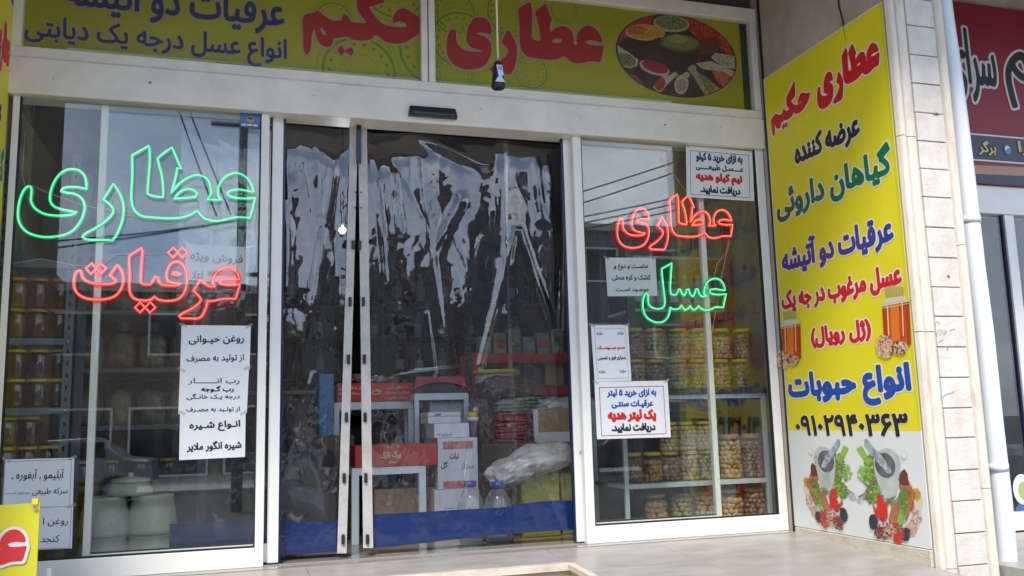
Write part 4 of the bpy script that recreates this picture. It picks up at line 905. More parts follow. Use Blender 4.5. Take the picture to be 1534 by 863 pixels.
# ------------------------------------------------------------------ free standing yellow board at the lower left
YB = -0.75
f = facade(YB); c = [f.uv(*p) for p in ((60, 753), (-130, 762), (-130, 1010), (50, 1010))]
bd = thing('display_board', 'front yellow board with a large red letter at the bottom left corner', 'board', (float(c[3][0])-0.3, YB, -0.6))
def boardf(b):
    u1, v1 = float(c[0][0]), float(c[0][1]); u0 = u1-0.62; v0 = -0.62
    b.grid(lambda s, t: f.w(u0+(u1-u0)*s, v0+(v1-v0-0.004*(1-s)*3)*t, 0.004*noise.noise(Vector((s*3, t*4, 5)))), 16, 20, YEL2)
    b.box(u0, u1, YB+0.006, YB+0.010, v0, v1-0.006, YEL2)
part('printed_sheet', bd, boardf)
def bframe(b):
    u1, v1 = float(c[0][0]), float(c[0][1]); u0 = u1-0.62
    for x in (u0+0.01, u1-0.025): b.box(x, x+0.018, YB+0.012, YB+0.03, -0.75, v1-0.01, TABLEW)
    for z in (v1-0.04, -0.55): b.box(u0+0.03, u1-0.03, YB+0.013, YB+0.029, z, z+0.018, TABLEW)
    for x in (u0+0.01, u1-0.025): b.box(x, x+0.018, YB+0.35, YB+0.368, -0.75, v1-0.3, TABLEW)
part('stand_frame', bd, bframe)
at = art(ATT, YB)
k = (f.uv(41, 820)[0]-f.uv(0, 820)[0])/0.188
al = np.vstack(at); W_ = np.ptp(al[:, 0]); H_ = np.ptp(al[:, 1])
# scale from the height of the first letter
sc = (f.uv(30, 792)[1]-f.uv(20, 845)[1])/(facade(YB).uv(350, 259)[1]-facade(YB).uv(320, 332)[1])
u1 = f.uv(40.5, 815)[0]; top = f.uv(30, 792.5)[1]; z_a = (facade(YB).uv(350, 259)[1]-al[:, 1].min())*sc
letter(f, fit(at, u1-W_*sc, u1, top-z_a, top-z_a+H_*sc), bd, mat('board_red', (0.66, 0.03, 0.04), 0.5), 0.002, 0.011, BANW, h=0.007, evenodd=True)
ey = f.uv(53.5, 759.5)
part('eyelet', bd, lambda b: (disc(b, f, ey[0], ey[1], 0.003, 0.009, mat('eyelet_metal', (0.7, 0.7, 0.68), 0.3, 0.8), 0.012, 20), disc(b, f, ey[0], ey[1], 0, 0.003, BLACKP, 0.012, 10)))
part('tie_tape', bd, lambda b: (b.box(float(c[0][0])-0.028, float(c[0][0])-0.006, YB-0.008, YB+0.02, float(c[0][1])-0.006, float(c[0][1])+0.016, YEL), b.box(float(c[0][0])-0.24, float(c[0][0])-0.155, YB+0.002, YB+0.02, float(c[0][1])-0.006, float(c[0][1])+0.012, BANW)))

# ================================================================== plastic strip curtain in the doorway
STREAK = []
for p_, q_, w_s, a_s in (((772, 345), (720, 548), 0.022, 0.016), ((780, 345), (837, 525), 0.022, 0.014), ((757, 215), (757, 470), 0.012, 0.008), ((590, 185), (728, 248), 0.035, 0.020), ((728, 250), (748, 205), 0.03, 0.014), ((625, 235), (662, 490), 0.035, 0.013),
                         ((560, 215), (578, 420), 0.018, 0.010), ((436, 225), (430, 430), 0.03, 0.007), ((505, 215), (470, 470), 0.03, 0.008), ((800, 225), (812, 330), 0.03, 0.012), ((757, 470), (763, 625), 0.010, 0.007), ((764, 640), (748, 765), 0.012, 0.011), ((712, 615), (694, 745), 0.011, 0.010), ((470, 560), (445, 640), 0.012, 0.009), ((590, 260), (600, 350), 0.02, 0.012), ((640, 470), (652, 560), 0.012, 0.008), ((845, 330), (838, 520), 0.015, 0.008), ((690, 300), (640, 400), 0.03, 0.010)):
    _a, _b = PY(*p_, 0.15), PY(*q_, 0.15); STREAK.append((float(_a[0]), float(_a[2]), float(_b[0]), float(_b[2]), w_s, a_s))
def cdisp(x, z, sd):
    V = Vector; n = noise.noise
    wv = n(V((x*1.3, z*0.55, sd))); st = 0.0
    for ax, az, bx_, bz, ww, am in STREAK:
        dx, dz = bx_-ax, bz-az; t = max(0.0, min(1.0, ((x-ax)*dx+(z-az)*dz)/(dx*dx+dz*dz))); q = ((x-ax-t*dx)**2+(z-az-t*dz)**2)/(ww*ww)
        if q < 9: st += am*math.exp(-q)*(0.75+0.5*n(V((x*9, z*6, ax))))
    d = -st+0.0055*(0.6+1.0*max(0, x-0.6))*math.sin(2*math.pi*(x*2.1+wv*0.8+sd))*min(1.0, 0.3+(2.4-z)*0.7)
    d += 0.011*n(V((x*2.1, z*0.75, sd+5)))+0.0034*n(V((x*7+z*1.2, z*1.5, sd+9)))
    r = 1-abs(n(V((x*5.5+1.0*z, z*1.5, sd+2))))*2.2
    d += 0.0028*max(0, r)**2
    r = 1-abs(n(V((x*13-z*3, z*7, sd+3))))*2.0
    d += 0.0004*max(0, r)**2
    d += 0.0005*n(V((x*21, z*11, sd)))+0.045*max(0, (z-2.10+0.14*n(V((x*2.2, 0, 4))))/0.27)**2
    return d
def curtain(name, label, x0, x1, zt, zb, hem0, sd, strip, clips):
    """x0,x1: functions of z; zb, hem0 functions of x"""
    o = thing(name, label, 'strip curtain', ((x0(1)+x1(1))/2, 0.15, zt), 'clear plastic door curtains')
    Y0 = 0.150
    def sheet(za, zc, m, nz_, off=0.0):
        def W(s, t):
            zz = 1.0; xa, xb = x0(zz), x1(zz); x = xa+(xb-xa)*s
            z = zc(x)+(za(x)-zc(x))*t; xa, xb = x0(z), x1(z); x = xa+(xb-xa)*s
            edge = min(1.0, (s*(xb-xa)+0.02)/0.10, ((1-s)*(xb-xa)+0.02)/0.10)
            return (x, Y0+off+cdisp(x, z, sd)*edge, z)
        return W, m, nz_
    nx = max(20, int((x1(1)-x0(1))/0.0065))
    W, m, k = sheet(lambda x: zt, hem0, CUT, 330)
    part('clear_sheet', o, lambda b: b.grid(W, nx, k, m))
    W2, m2, k2 = sheet(lambda x: hem0(x)+0.004, zb, HEM, 40, -0.0015)
    part('blue_hem', o, lambda b: b.grid(W2, nx, k2, m2))
    W3, m3, k3 = sheet(lambda x: zt, lambda x: zt-0.032, HEMD, 6, -0.002)
    part('top_band', o, lambda b: b.grid(W3, nx, k3, m3))
    if strip:
        (tl, tr, br, bl) = [PY(px, py, 0.10) for px, py in strip]
        def st(b):
            def S_(s, t):
                a = bl*(1-s)+br*s; c = tl*(1-s)+tr*s; p = a*(1-t)+c*t
                return (p[0], 0.100+0.002*noise.noise(Vector((p[0]*30, p[2]*9, 2)))+0.003*noise.noise(Vector((0, p[2]*2, sd))), p[2])
            b.grid(S_, 4, 60, CANVAS); b.box(tl[0], tr[0], 0.108, 0.112, tl[2]-0.01, zt, CANVAS)
        part('edge_strip', o, st)
        for px, py in clips:
            p = PY(px, py, 0.088); sh_ = -0.006 if sd < 2 else 0.006
            part('magnet_clip', o, lambda b: b.box(p[0]-0.009+sh_, p[0]+0.008+sh_, 0.086, 0.097, p[2]-0.025, p[2]+0.025, BLACKP), 0.003)
        for px, py in ((strip[0][0]+9 if sd < 2 else strip[0][0]+4, 288), (strip[0][0]+8.5 if sd < 2 else strip[0][0]+4, 311)):
            p = PY(px, py, 0.094)
            part('hole_dot', o, lambda b: b.lathe([(0.0045, 0), (0.0045, 0.003)], BLACKP, 8, M=Matrix.Translation((p[0], 0.0975, p[2])) @ Matrix.Rotation(R(90), 4, 'X')))  # black discs stand in for the dark holes in the strip
    return o
curtain('plastic_curtain', 'left half of the clear wrinkled plastic curtain with grey edge strip and blue hem',
        lambda z: -0.30, lambda z: 0.565+0.015*z, 2.375, lambda x: 0.03, lambda x: 0.215-0.03*(x+0.3)/0.8, 1.3,
        ((524, 222), (535.5, 222), (519, 829), (505, 829)), ((531, 367), (526.5, 452), (524, 538), (521, 625), (517.5, 716), (516, 808)))
curtain('plastic_curtain', 'right half of the clear wrinkled plastic curtain hanging in heavy folds above a blue hem',
        lambda z: 0.69-0.015*z, lambda z: 1.515+0.01*math.sin(z*3), 2.372, lambda x: 0.035+0.03*max(0, (x-0.7)/0.8), lambda x: 0.205, 2.7,
        ((537, 222), (550, 222), (559, 821), (544, 821)), ((537.5, 367), (543, 452), (544.5, 538), (545.5, 625), (546.5, 716), (549, 808)))
curtain('plastic_curtain', 'narrow overlapping strip of clear plastic curtain at the right side of the doorway',
        lambda z: 1.492, lambda z: 1.90, 2.370, lambda x: 0.065, lambda x: 0.215+0.012*math.sin((x-1.5)*7), 4.1, None, ())
cr = thing('curtain_tape', 'dark blue tape hanging down the top of the curtain gap', 'tape', (float(PY(538, 180, 0.08)[0]), 0.08, float(PY(538, 245, 0.08)[2])))
part('tape_strip', cr, lambda b: b.box(float(PY(533.5, 200, 0.08)[0]), float(PY(541, 200, 0.08)[0]), 0.074, 0.079, float(PY(538, 245, 0.08)[2]), 2.38, HEMD))

# ================================================================== goods inside
used = {}
def first(name, root): used[name] = root; return root
LIQ = film('brine', (0.80, 0.70, 0.42), 0.03, haze=0.10, hazecol=(0.42, 0.32, 0.12)); LIQ2 = film('dark_brine', (0.62, 0.42, 0.28), 0.03, haze=0.18, hazecol=(0.22, 0.10, 0.05))
CLOVES = mat('pickled_garlic', (0.82, 0.54, 0.22), 0.3, col2=(0.55, 0.26, 0.07), vscale=14, coat=0.4)
CLOVEG = mat('pickled_garlic_pale', (0.74, 0.58, 0.28), 0.3, col2=(0.42, 0.28, 0.09), vscale=14, coat=0.4)
ONION = mat('pickled_onion_brown', (0.46, 0.24, 0.13), 0.3, col2=(0.20, 0.08, 0.05), vscale=14, coat=0.4)
def ico(r, sub=1):
    bm = bmesh.new(); bmesh.ops.create_icosphere(bm, subdivisions=sub, radius=r); vs = [v.co.copy() for v in bm.verts]; fs = [tuple(v.index for v in f.verts) for f in bm.faces]; bm.free(); return vs, fs
ICO = ico(1.0, 2)
def jar(name, label, r, h, lid, body, cont, cmat, sd, ribs=True):
    rnd = random.Random(sd); o = thing(name, label, 'jar')
    prof = [(r*0.80, 0.0), (r*0.95, h*0.03), (r, h*0.10)]
    if ribs:
        for k in range(5): z = 0.22+k*0.10; prof += [(r, h*z), (r*0.965, h*(z+0.03)), (r, h*(z+0.06))]
    prof += [(r, h*0.76), (r*0.93, h*0.84), (r*0.72, h*0.90), (r*0.70, h*0.93)]
    b = MB(); b.lathe(prof, body, 24, sq=0.10); b.build('jar_body', o)
    rl = r*0.74
    b = MB(); b.lathe([(rl, h*0.895), (rl*1.03, h*0.90), (rl*1.03, h*0.985), (rl*0.97, h)], lid, 28); b.build('lid', o)
    if cont:
        b = MB(); s0 = r*cont; z = s0
        k = 0
        while z < h*0.80:
            n = int(2*math.pi*(r*0.80)/(s0*1.75))
            for i in range(n):
                a = 2*math.pi*(i+0.5*(k % 2)+rnd.uniform(-.2, .2))/n; rr = r*0.93-s0*0.95; s = s0*rnd.uniform(0.75, 1.15)
                q = Matrix.Rotation(rnd.random()*6.28, 3, Vector((rnd.random(), rnd.random(), rnd.random()+0.1)).normalized()); e = (1, rnd.uniform(0.75, 1), rnd.uniform(0.65, 0.95))
                c = Vector((rr*math.cos(a), rr*math.sin(a), z+rnd.uniform(-.2, .2)*s0))
                b.add([tuple(c+q @ Vector((v[0]*s*e[0], v[1]*s*e[1], v[2]*s*e[2]))) for v in ICO[0]], ICO[1], cmat, True)
            z += s0*1.45; k += 1
        b.lathe([(r*0.55, h*0.03), (r*0.55, h*0.78)], mat('dark_core', (0.10, 0.05, 0.015), 0.4), 12)  # dark core put in to deepen the gaps between the cloves
        c = b.build('pickled_cloves', o); c['kind'] = 'stuff'
    return o
SH = [(0, -50, 0)]
def mk(kind):
    if kind == 'gold': return jar('pickle_jar', '', 0.073, 0.195, LIDY, BRINE, 0.26, CLOVES, 1)
    if kind == 'pale': return jar('pickle_jar', '', 0.073, 0.195, LIDY, BRINE, 0.25, CLOVEG, 2)
    if kind == 'brown': return jar('pickle_jar', '', 0.073, 0.195, LIDY, BRINE, 0.24, ONION, 3)
    if kind == 'tallgold': return jar('pickle_jar', '', 0.079, 0.278, mat('tan_lid', (0.48, 0.27, 0.05), 0.4), BRINE, 0.25, CLOVES, 4)
    if kind == 'tallbrown': return jar('pickle_jar', '', 0.079, 0.278, mat('tan_lid', (0.48, 0.27, 0.05), 0.4), BRINE, 0.22, ONION, 5)
    if kind == 'orgold': return jar('pickle_jar', '', 0.080, 0.185, LIDO, BRINE, 0.28, CLOVES, 6)
    if kind == 'orpale': return jar('pickle_jar', '', 0.080, 0.185, mat('tan_lid', (0.48, 0.27, 0.05), 0.4), BRINE, 0.27, CLOVEG, 10)
    if kind == 'orbrown': return jar('pickle_jar', '', 0.080, 0.185, LIDO, BRINE, 0.26, ONION, 7)
    if kind == 'honey': return jar('honey_jar', '', 0.064, 0.150, LIDY, HONEY, 0, None, 8, False)
    if kind == 'honeyo': return jar('honey_jar', '', 0.068, 0.160, LIDO, HONEY2, 0, None, 9, False)
PRO = {}
def put_jar(kind, px, py, y, label, group, sc=1.0, z=None):
    p = PY(px, py, y)
    loc = (float(p[0]), y, float(p[2]) if z is None else z)
    if kind not in PRO: o = PRO[kind] = mk(kind); o.location = loc; o['label'] = label
    else: o = dup(PRO[kind], loc, random.uniform(0, 6), label)
    o.scale = (sc,)*3; o['group'] = group; return o
GJ = 'pickle jars on the rack in the right window'
# rack
ZB = float(PY(1100, 583, 0.34)[2])      # board surface
rk = thing('display_rack', 'pale green painted metal rack with a black top board in the right window', 'rack', (2.73, 0.5, 0))
xa, xb = float(PY(939, 720, 0.3)[0])-0.005, float(PY(1142, 600, 0.3)[0])+0.005
for x in (xa, xb):
    for y in (0.30, 0.78): boxpart('rack_post', rk, x-0.013, x+0.013, y-0.013, y+0.013, 0.0, ZB-0.03, RACKW, 0.002)
zs = [ZB-0.03, float(PY(1000, 723, 0.3)[2]), 0.035]
for k, z in enumerate(zs):
    boxpart('rack_rail', rk, xa+0.014, xb-0.014, 0.288, 0.312, z-0.028, z, RACKW, 0.002)
    boxpart('rack_rail', rk, xa+0.014, xb-0.014, 0.768, 0.792, z-0.028, z, RACKW, 0.002)
    for x in (xa, xb): boxpart('rack_rail', rk, x-0.012, x+0.012, 0.314, 0.766, z-0.027, z-0.001, RACKW, 0.002)
    if k: boxpart('shelf_board', rk, xa+0.013, xb-0.013, 0.314, 0.766, z-0.012, z-0.002, RACKW)
boxpart('top_board', rk, xa-0.03, xb+0.03, 0.27, 0.82, ZB-0.028, ZB, mat('black_board', (0.03, 0.03, 0.03), 0.5), 0.002)
zb1, zb2, zb3 = zs[1]-0.002, zs[2]-0.002, ZB
ords = ['first', 'second', 'third', 'fourth', 'fifth', 'sixth']
row = [('pale', 952), ('brown', 982), ('pale', 1016), ('pale', 1046), ('gold', 1080), ('brown', 1111)]
for k, (kd, px) in enumerate(row):
    put_jar(kd, px, 580, 0.40, ords[k]+' from left in the lower row of jars on the black rack board', GJ, z=zb3+0.0)
row = [('brown', 951), ('pale', 981), ('pale', 1017), ('pale', 1047), ('gold', 1080), ('brown', 1113)]
for k, (kd, px) in enumerate(row):
    put_jar(kd, px, 530, 0.40, ords[k]+' from left in the upper row of jars above the black rack board', GJ, z=zb3+0.197)
for k, (kd, px) in enumerate((('brown', 949), ('gold', 979), ('brown', 1005), ('pale', 1034), ('pale', 1060))):
    put_jar(kd, px, 720, 0.42, ords[k]+' from the left of the yellow lidded jars on the middle rack shelf', GJ, 0.93, z=zb1+0.001)
for k, (kd, px) in enumerate((('pale', 1003), ('pale', 1028), ('pale', 1055))):
    put_jar(kd, px, 672, 0.42, ords[k]+' from the left of the jars stacked as second layer on the middle shelf', GJ, 0.93, z=zb1+0.184)
put_jar('tallgold', 1096, 718, 0.40, 'tall jar of golden pickles with tan lid, left one of the tall pair', GJ, z=zb1+0.001)
put_jar('tallbrown', 1128, 718, 0.40, 'tall jar of dark brown pickles with tan lid beside the right rack post', GJ, z=zb1+0.001)
for k, px in enumerate((983, 1021, 1056)):
    put_jar('orgold' if k == 0 else 'orpale', px, 775, 0.43, ords[k]+' from the left of the jars on the lowest rack shelf', GJ, 0.96, z=zb2+0.001)
put_jar('orgold', 1097, 777, 0.40, 'squat jar of golden pickled onions with orange lid on the lowest shelf', GJ, z=zb2+0.001)
put_jar('orbrown', 1131, 777, 0.40, 'squat jar of dark pickled onions with orange lid in the lower right corner', GJ, z=zb2+0.001)
# red shelving behind the rack
rs = thing('red_shelf', 'red steel shelf unit standing against the right interior wall', 'shelf', (3.2, 1.1, 0))
for x, y in ((2.62, 0.92), (3.40, 0.92), (2.62, 1.38), (3.40, 1.38)): boxpart('shelf_post', rs, x-0.028, x+0.028, y-0.02, y+0.02, 0, 2.10, REDST if x > 3 else SLATE, 0.002)
for k, z in enumerate((0.30, 0.72, 1.02, 1.42, 1.80)):
    boxpart('shelf_board', rs, 2.64, 3.385, 0.94, 1.40, z, z+0.02, TABLEW)
    boxpart('shelf_lip', rs, 3.10, 3.370, 0.915, 0.935, z-0.06, z-0.002, REDST)
BOT = {}
def bottle(label, kind, loc, cap=LIDY, body=None, sc=1.0, group='bottles on the shelves inside'):
    key = kind
    if key not in BOT:
        o = thing('bottle', label, 'bottle', loc); b = MB()
        b.lathe([(0.034, 0), (0.037, 0.01), (0.037, 0.15), (0.030, 0.18), (0.014, 0.205), (0.014, 0.225)], body, 18); b.build('bottle_body', o)
        b = MB(); b.lathe([(0.017, 0.212), (0.017, 0.238)], cap, 14); b.build('cap', o)
        b = MB(); b.lathe([(0.0375, 0.05), (0.0378, 0.051), (0.0378, 0.13), (0.0375, 0.131)], CARDW, 18, cap=False); b.build('paper_band', o)
        BOT[key] = o
    else: o = dup(BOT[key], loc, random.random()*6, label)
    o.scale = (sc,)*3; o['group'] = group; return o
GLB = mat('olive_bottle', (0.16, 0.15, 0.06), 0.12, coat=0.5); AMB = mat('amber_bottle', (0.10, 0.03, 0.008), 0.1, coat=0.5); CLB = mat('milky_bottle', (0.42, 0.42, 0.36), 0.15, coat=0.4)
levels = ['lowest', 'second', 'third', 'fourth', 'top']
nth = ['first', 'second', 'third', 'fourth', 'fifth', 'sixth', 'seventh', 'eighth', 'ninth', 'tenth', 'eleventh', 'twelfth', 'thirteenth', 'fourteenth', 'fifteenth', 'sixteenth']
for L, z in ((2, 1.04), (3, 1.44)):
    for k in range(7):
        bottle(f'{nth[k]} bottle from the left on the {levels[L]} board of the red shelf unit', 'milky' if (k+L) % 3 else 'olive', (2.72+k*0.098, 1.02, z), LIDY, CLB if (k+L) % 3 else GLB, 1.1)
# left slotted shelf with honey jars
ls = thing('slotted_shelf', 'grey slotted steel shelf unit with honey jars at the left edge of the window', 'shelf', (-1.0, 0.5, 0))
X0, X1 = -1.165, float(PY(103, 500, 0.34)[0])
slot = mat('slot_hole', (0.01, 0.012, 0.012), 0.8)
for x in (X0, X1):
    for y in (0.34, 0.72): boxpart('slotted_post', ls, x-0.022, x+0.022, y-0.002, y+0.002, 0, 2.15, SLATE); boxpart('slotted_post', ls, x-0.022, x-0.018, y+0.002, y+0.04, 0, 2.15, SLATE)
    for k in range(30): boxpart('slot', ls, x-0.005, x+0.005, 0.3365, 0.3378, 0.28+k*0.062, 0.302+k*0.062, slot)
lz = [float(PY(60, yy, 0.34)[2]) for yy in (393, 508, 612, 715)]
for z in lz:
    boxpart('shelf_board', ls, X0+0.023, X1-0.023, 0.344, 0.74, z-0.004, z+0.002, SLATE)
    boxpart('shelf_lip', ls, X0-0.022, X1+0.022, 0.333, 0.3365, z-0.030, z+0.004, SLATE)
    part('bolt', ls, lambda b: b.lathe([(0.007, 0), (0.005, 0.005)], mat('chrome', (0.7, 0.7, 0.7), 0.2, 1.0), 8, M=Matrix.Translation((X1, 0.333, z-0.012)) @ Matrix.Rotation(R(90), 4, 'X')))
GH = 'honey jars on the grey slotted shelf'
for r_, (z, kd, h, xs) in enumerate(((lz[1]+0.004, 'honeyo', 0.162, (22, 54, 88)), (lz[2]+0.004, 'honey', 0.152, (27, 61, 90)), (lz[3]+0.004, 'honey', 0.152, (18, 51, 82)))):
    for st_ in (0, 1):
        for k, px in enumerate(xs):
            p = PY(px, (480, 585, 650)[r_], 0.42)
            if r_ == 2 and st_ == 1 and k == 2: continue
            put_jar(kd, px, 500, 0.42+0.01*k, f'{nth[k]} honey jar from the left, {("bottom", "top")[st_]} layer of the {("orange lidded", "upper yellow lidded", "lower yellow lidded")[r_]} rows', GH, z=z+st_*h)
# second shelf further back, with packets
ls2 = thing('slotted_shelf', 'second grey slotted shelf unit deeper in the shop behind the left window', 'shelf', (-0.5, 1.5, 0))
for x in (-1.05, -0.20):
    for y in (1.42, 1.86): boxpart('slotted_post', ls2, x-0.022, x+0.022, y-0.02, y+0.02, 0, 2.2, SLATE)
for z in (0.35, 0.72, 1.08, 1.45, 1.82): boxpart('shelf_board', ls2, -1.02, -0.23, 1.41, 1.87, z-0.03, z, SLATE)
def lump(name, label, cat, c, s, m, sd, sub=4, amp=0.25, flat=0.0, group=None, fr=2.2):
    vs, fs = ico(1.0, sub); o = []
    for v in vs:
        n = 1+amp*noise.noise(v*fr+Vector((sd, 0, 0)))+amp*0.5*(1-abs(noise.noise(v*fr*2.3+Vector((0, sd, 0))))*2)
        sx = lambda t: math.copysign(abs(t)**(1-flat*0.5), t)
        p = Vector((sx(v.x)*s[0]*n, sx(v.y)*s[1]*n, sx(v.z)*s[2]*n)); p.z = max(p.z, -s[2]*0.85)
        o.append((p.x, p.y, p.z+s[2]*0.85))
    b = MB(); b.add(o, fs, m, True); ob_ = b.build(name, None, loc=c); return tag(ob_, label, cat, group)
KH = mat('khaki_packet', (0.28, 0.24, 0.15), 0.4, col2=(0.12, 0.10, 0.06), vscale=20, coat=0.3)
for L, z in enumerate((0.72, 1.08, 1.45)):
    for k in range(4):
        lump('herb_packet', f'{nth[k]} khaki herb packet from the left on the {levels[L+1]} board of the rear shelf', 'packet', (-0.90+k*0.19, 1.55, z), (0.082, 0.08, 0.12), KH, k*3+L*7, 3, 0.2, 0.5, 'herb packets on the rear shelf')
for k in range(4):
    put_jar('honey', 0, 0, 1.35, f'{nth[k]} jar from the left standing low on the rear shelf behind the left window', 'jars low on the rear shelf', z=0.35)
    PROo = None
for i, o in enumerate([o for o in bpy.data.objects if o.get('group') == 'jars low on the rear shelf']): o.location = (-0.92+i*0.17, 1.55, 0.352)

# stone pots
def pot(label, px, py, y, r, h, lidded=False, rz=0):
    p = PY(px, py, y); o = thing('stone_pot', label, 'pot', (float(p[0]), y, float(p[2])), 'carved stone pots behind the left window')
    b = MB(); b.lathe([(r*0.80, 0), (r*0.88, h*0.06), (r*0.97, h*0.25), (r, h*0.5), (r*0.90, h*0.80), (r*0.80, h*0.92), (r*0.86, h*0.94), (r*0.86, h), (r*0.70, h), (r*0.68, h*0.7)], POT, 36); b.build('pot_body', o)
    return o
def pstack(px, n, y, r, h, lab):
    x = float(PY(px, 770, y)[0])
    for k in range(n):
        o = pot(lab[k], px, 770, y, r, h); o.location = (x, y, k*(h+0.001))
def pot2(b, r, h): b.lathe([(r*0.78, 0), (r*0.80, h*0.04), (r*0.98, h*0.12), (r, h*0.18), (r*0.97, h*0.40), (r*0.86, h*0.92), (r*0.92, h*0.95), (r*0.92, h), (r*0.7, h)][::1], POT, 40)
YPOT = 0.52
for px, y, nm in ((157, YPOT, 'left'), (228, YPOT+0.02, 'right')):
    x = float(PY(px, 780, y)[0])
    for k, (z, h) in enumerate(((0.0, 0.135), (0.137, 0.205))):
        o = thing('stone_pot', f'{("bottom", "upper")[k]} pot of the {nm} stack of pale stone pots', 'pot', (x, y, z), 'carved stone pots behind the left window')
        b = MB(); r = 0.128 if k else 0.134
        b.lathe([(r*0.92, 0), (r*0.99, h*0.05), (r, h*0.14), (r*0.97, h*0.20), (r*0.985, h*0.24), (r*0.90, h*0.60), (r*0.80, h*0.90), (r*0.84, h*0.93), (r*0.84, h), (r*0.6, h)], POT, 40); b.build('pot_body', o)
p = PY(195, 742, YPOT)
o = thing('stone_pot', 'small lidded stone pot resting on top of the two pot stacks', 'pot', (float(p[0]), YPOT, 0.3445), 'carved stone pots behind the left window')
b = MB(); b.lathe([(0.105, 0), (0.112, 0.006), (0.108, 0.03), (0.090, 0.068)], POT, 36); b.build('pot_body', o)
b = MB(); b.lathe([(0.098, 0.068), (0.100, 0.074), (0.094, 0.084), (0.06, 0.092), (0.02, 0.095), (0.012, 0.10), (0.016, 0.112), (0.010, 0.118)], POT, 36); b.build('pot_lid', o)

# tables and cartons in the doorway
def X(px, y, py=700): return float(PY(px, py, y)[0])
def Z(py, y, px=620): return float(PY(px, py, y)[2])
def table(label, x0, x1, y0, y1, zt, bar=0.04, leg=0.042):
    o = thing('work_table', label, 'table', ((x0+x1)/2, y0, 0))
    for x in (x0, x1-leg):
        for y in (y0, y1-leg): boxpart('leg', o, x, x+leg, y, y+leg, 0, zt-bar, TABLEW, 0.002)
    boxpart('front_rail', o, x0, x1, y0, y0+leg, zt-bar+0.0005, zt, TABLEW, 0.002); boxpart('back_rail', o, x0, x1, y1-leg, y1, zt-bar+0.0005, zt, TABLEW, 0.002)
    boxpart('side_rail', o, x0, x0+leg, y0+leg+0.001, y1-leg-0.001, zt-bar+0.0005, zt, TABLEW); boxpart('side_rail', o, x1-leg, x1, y0+leg+0.001, y1-leg-0.001, zt-bar+0.0005, zt, TABLEW)
    boxpart('top_board', o, x0+0.004, x1-0.004, y0+0.004, y1-0.004, zt+0.001, zt+0.008, TABLEW); return o
def carton(name, label, x0, x1, y0, d, z0, z1, m, prints=(), grp=None, cat='box'):
    o = thing(name, label, cat, ((x0+x1)/2, y0+d/2, z0), grp)
    boxpart('box_body', o, x0, x1, y0, y0+d, z0+0.001, z1, m, 0.003)
    fr = Frame((x0, y0, z0), (1, 0, 0), (0, 0, 1)); W_, H_ = x1-x0, z1-z0
    for k, pr in enumerate(prints):
        if pr[0] == 'rect': _, a, b_, c_, d_, pm = pr; part('printed_band', o, lambda b: b.add([fr.w(u*W_, v*H_, 0.0012) for u, v in ((a, c_), (b_, c_), (b_, d_), (a, d_))], [(0, 1, 2, 3)], pm))
        elif pr[0] == 'tx': _, s, a, b_, c_, d_, pm, bo = pr; letter(fr, fit(text_contours(s), a*W_, b_*W_, c_*H_, d_*H_), o, pm, bo, h=0.002, detail=18)
        elif pr[0] == 'poly': _, P, pm = pr; part('printed_shape', o, lambda b: b.add([fr.w(u*W_, v*H_, 0.0012+0.0002*k) for u, v in P], [tuple(range(len(P)))], pm))
    return o
zt = Z(702, 0.60, 580)
table('low white steel table carrying the plain red carton in the doorway', X(527, .6), X(638, .6), 0.60, 1.10, zt, 0.035, 0.042)
carton('red_carton', 'long plain red carton lying on the low white table', X(532, .6), X(655, .6), 0.60, 0.34, zt+0.009, Z(666, 0.6, 600), BOXR,
       (('tx', 'برگ نازک', 0.30, 0.55, 0.35, 0.72, GOLDP, 0.002), ('tx', 'ممتاز', 0.40, 0.50, 0.14, 0.30, GOLDP, 0.001)), 'red cartons')
ztb = Z(604, 1.12, 560)
table('taller white steel table behind, carrying the red carton with gold leaf', X(500, 1.12), X(620, 1.12), 1.12, 1.60, ztb, 0.04, 0.034)
carton('red_carton', 'red carton with gold leaf and gold lettering on the taller white table', X(505, 1.12), X(620, 1.12), 1.12, 0.34, ztb+0.009, Z(574, 1.12, 560), mat('bright_red_carton', (0.58, 0.02, 0.03), 0.4),
       (('tx', 'زعفران', 0.64, 0.92, 0.66, 0.86, GOLDP, 0.001), ('tx', 'ممتاز و درجه یک', 0.62, 0.96, 0.38, 0.56, GOLDP, 0.001), ('tx', 'خوشه طلایی', 0.66, 0.92, 0.12, 0.26, GOLDP, 0.001), ('tx', 'زعفران', 0.02, 0.30, 0.66, 0.86, GOLDP, 0.001), ('tx', 'ممتاز و درجه', 0.02, 0.30, 0.36, 0.56, GOLDP, 0.001),
        ('poly', ((0.42, 0.45), (0.48, 0.62), (0.54, 0.68), (0.58, 0.55), (0.56, 0.40), (0.48, 0.34)), GOLDP), ('poly', ((0.45, 0.47), (0.50, 0.57), (0.56, 0.50), (0.50, 0.42)), BOXR)), 'red cartons')
carton('cardboard_box', 'plain brown cardboard box under the low white table', X(560, .75), X(652, .75), 0.72, 0.32, 0.0, Z(732, 0.72, 600), CARD, (('rect', 0.0, 1.0, 0.485, 0.515, mat('tape_brown', (0.30, 0.17, 0.08), 0.3)),))
GRW = 'white cartons stacked in the doorway'
PRR = mat('carton_red_print', (0.55, 0.08, 0.05), 0.5, col2=(0.62, 0.30, 0.26), vscale=40)
zc1 = Z(733, 0.62, 680)
carton('white_carton', 'lowest large white carton with a thin blue corner line', X(650, .62), X(717, .62), 0.62, 0.36, 0.0, zc1, CARDW, (('rect', 0.22, 0.225, 0.15, 0.62, BLUE), ('rect', 0.22, 0.5, 0.61, 0.62, BLUE)), GRW)
zc2 = Z(656, 0.62, 680)
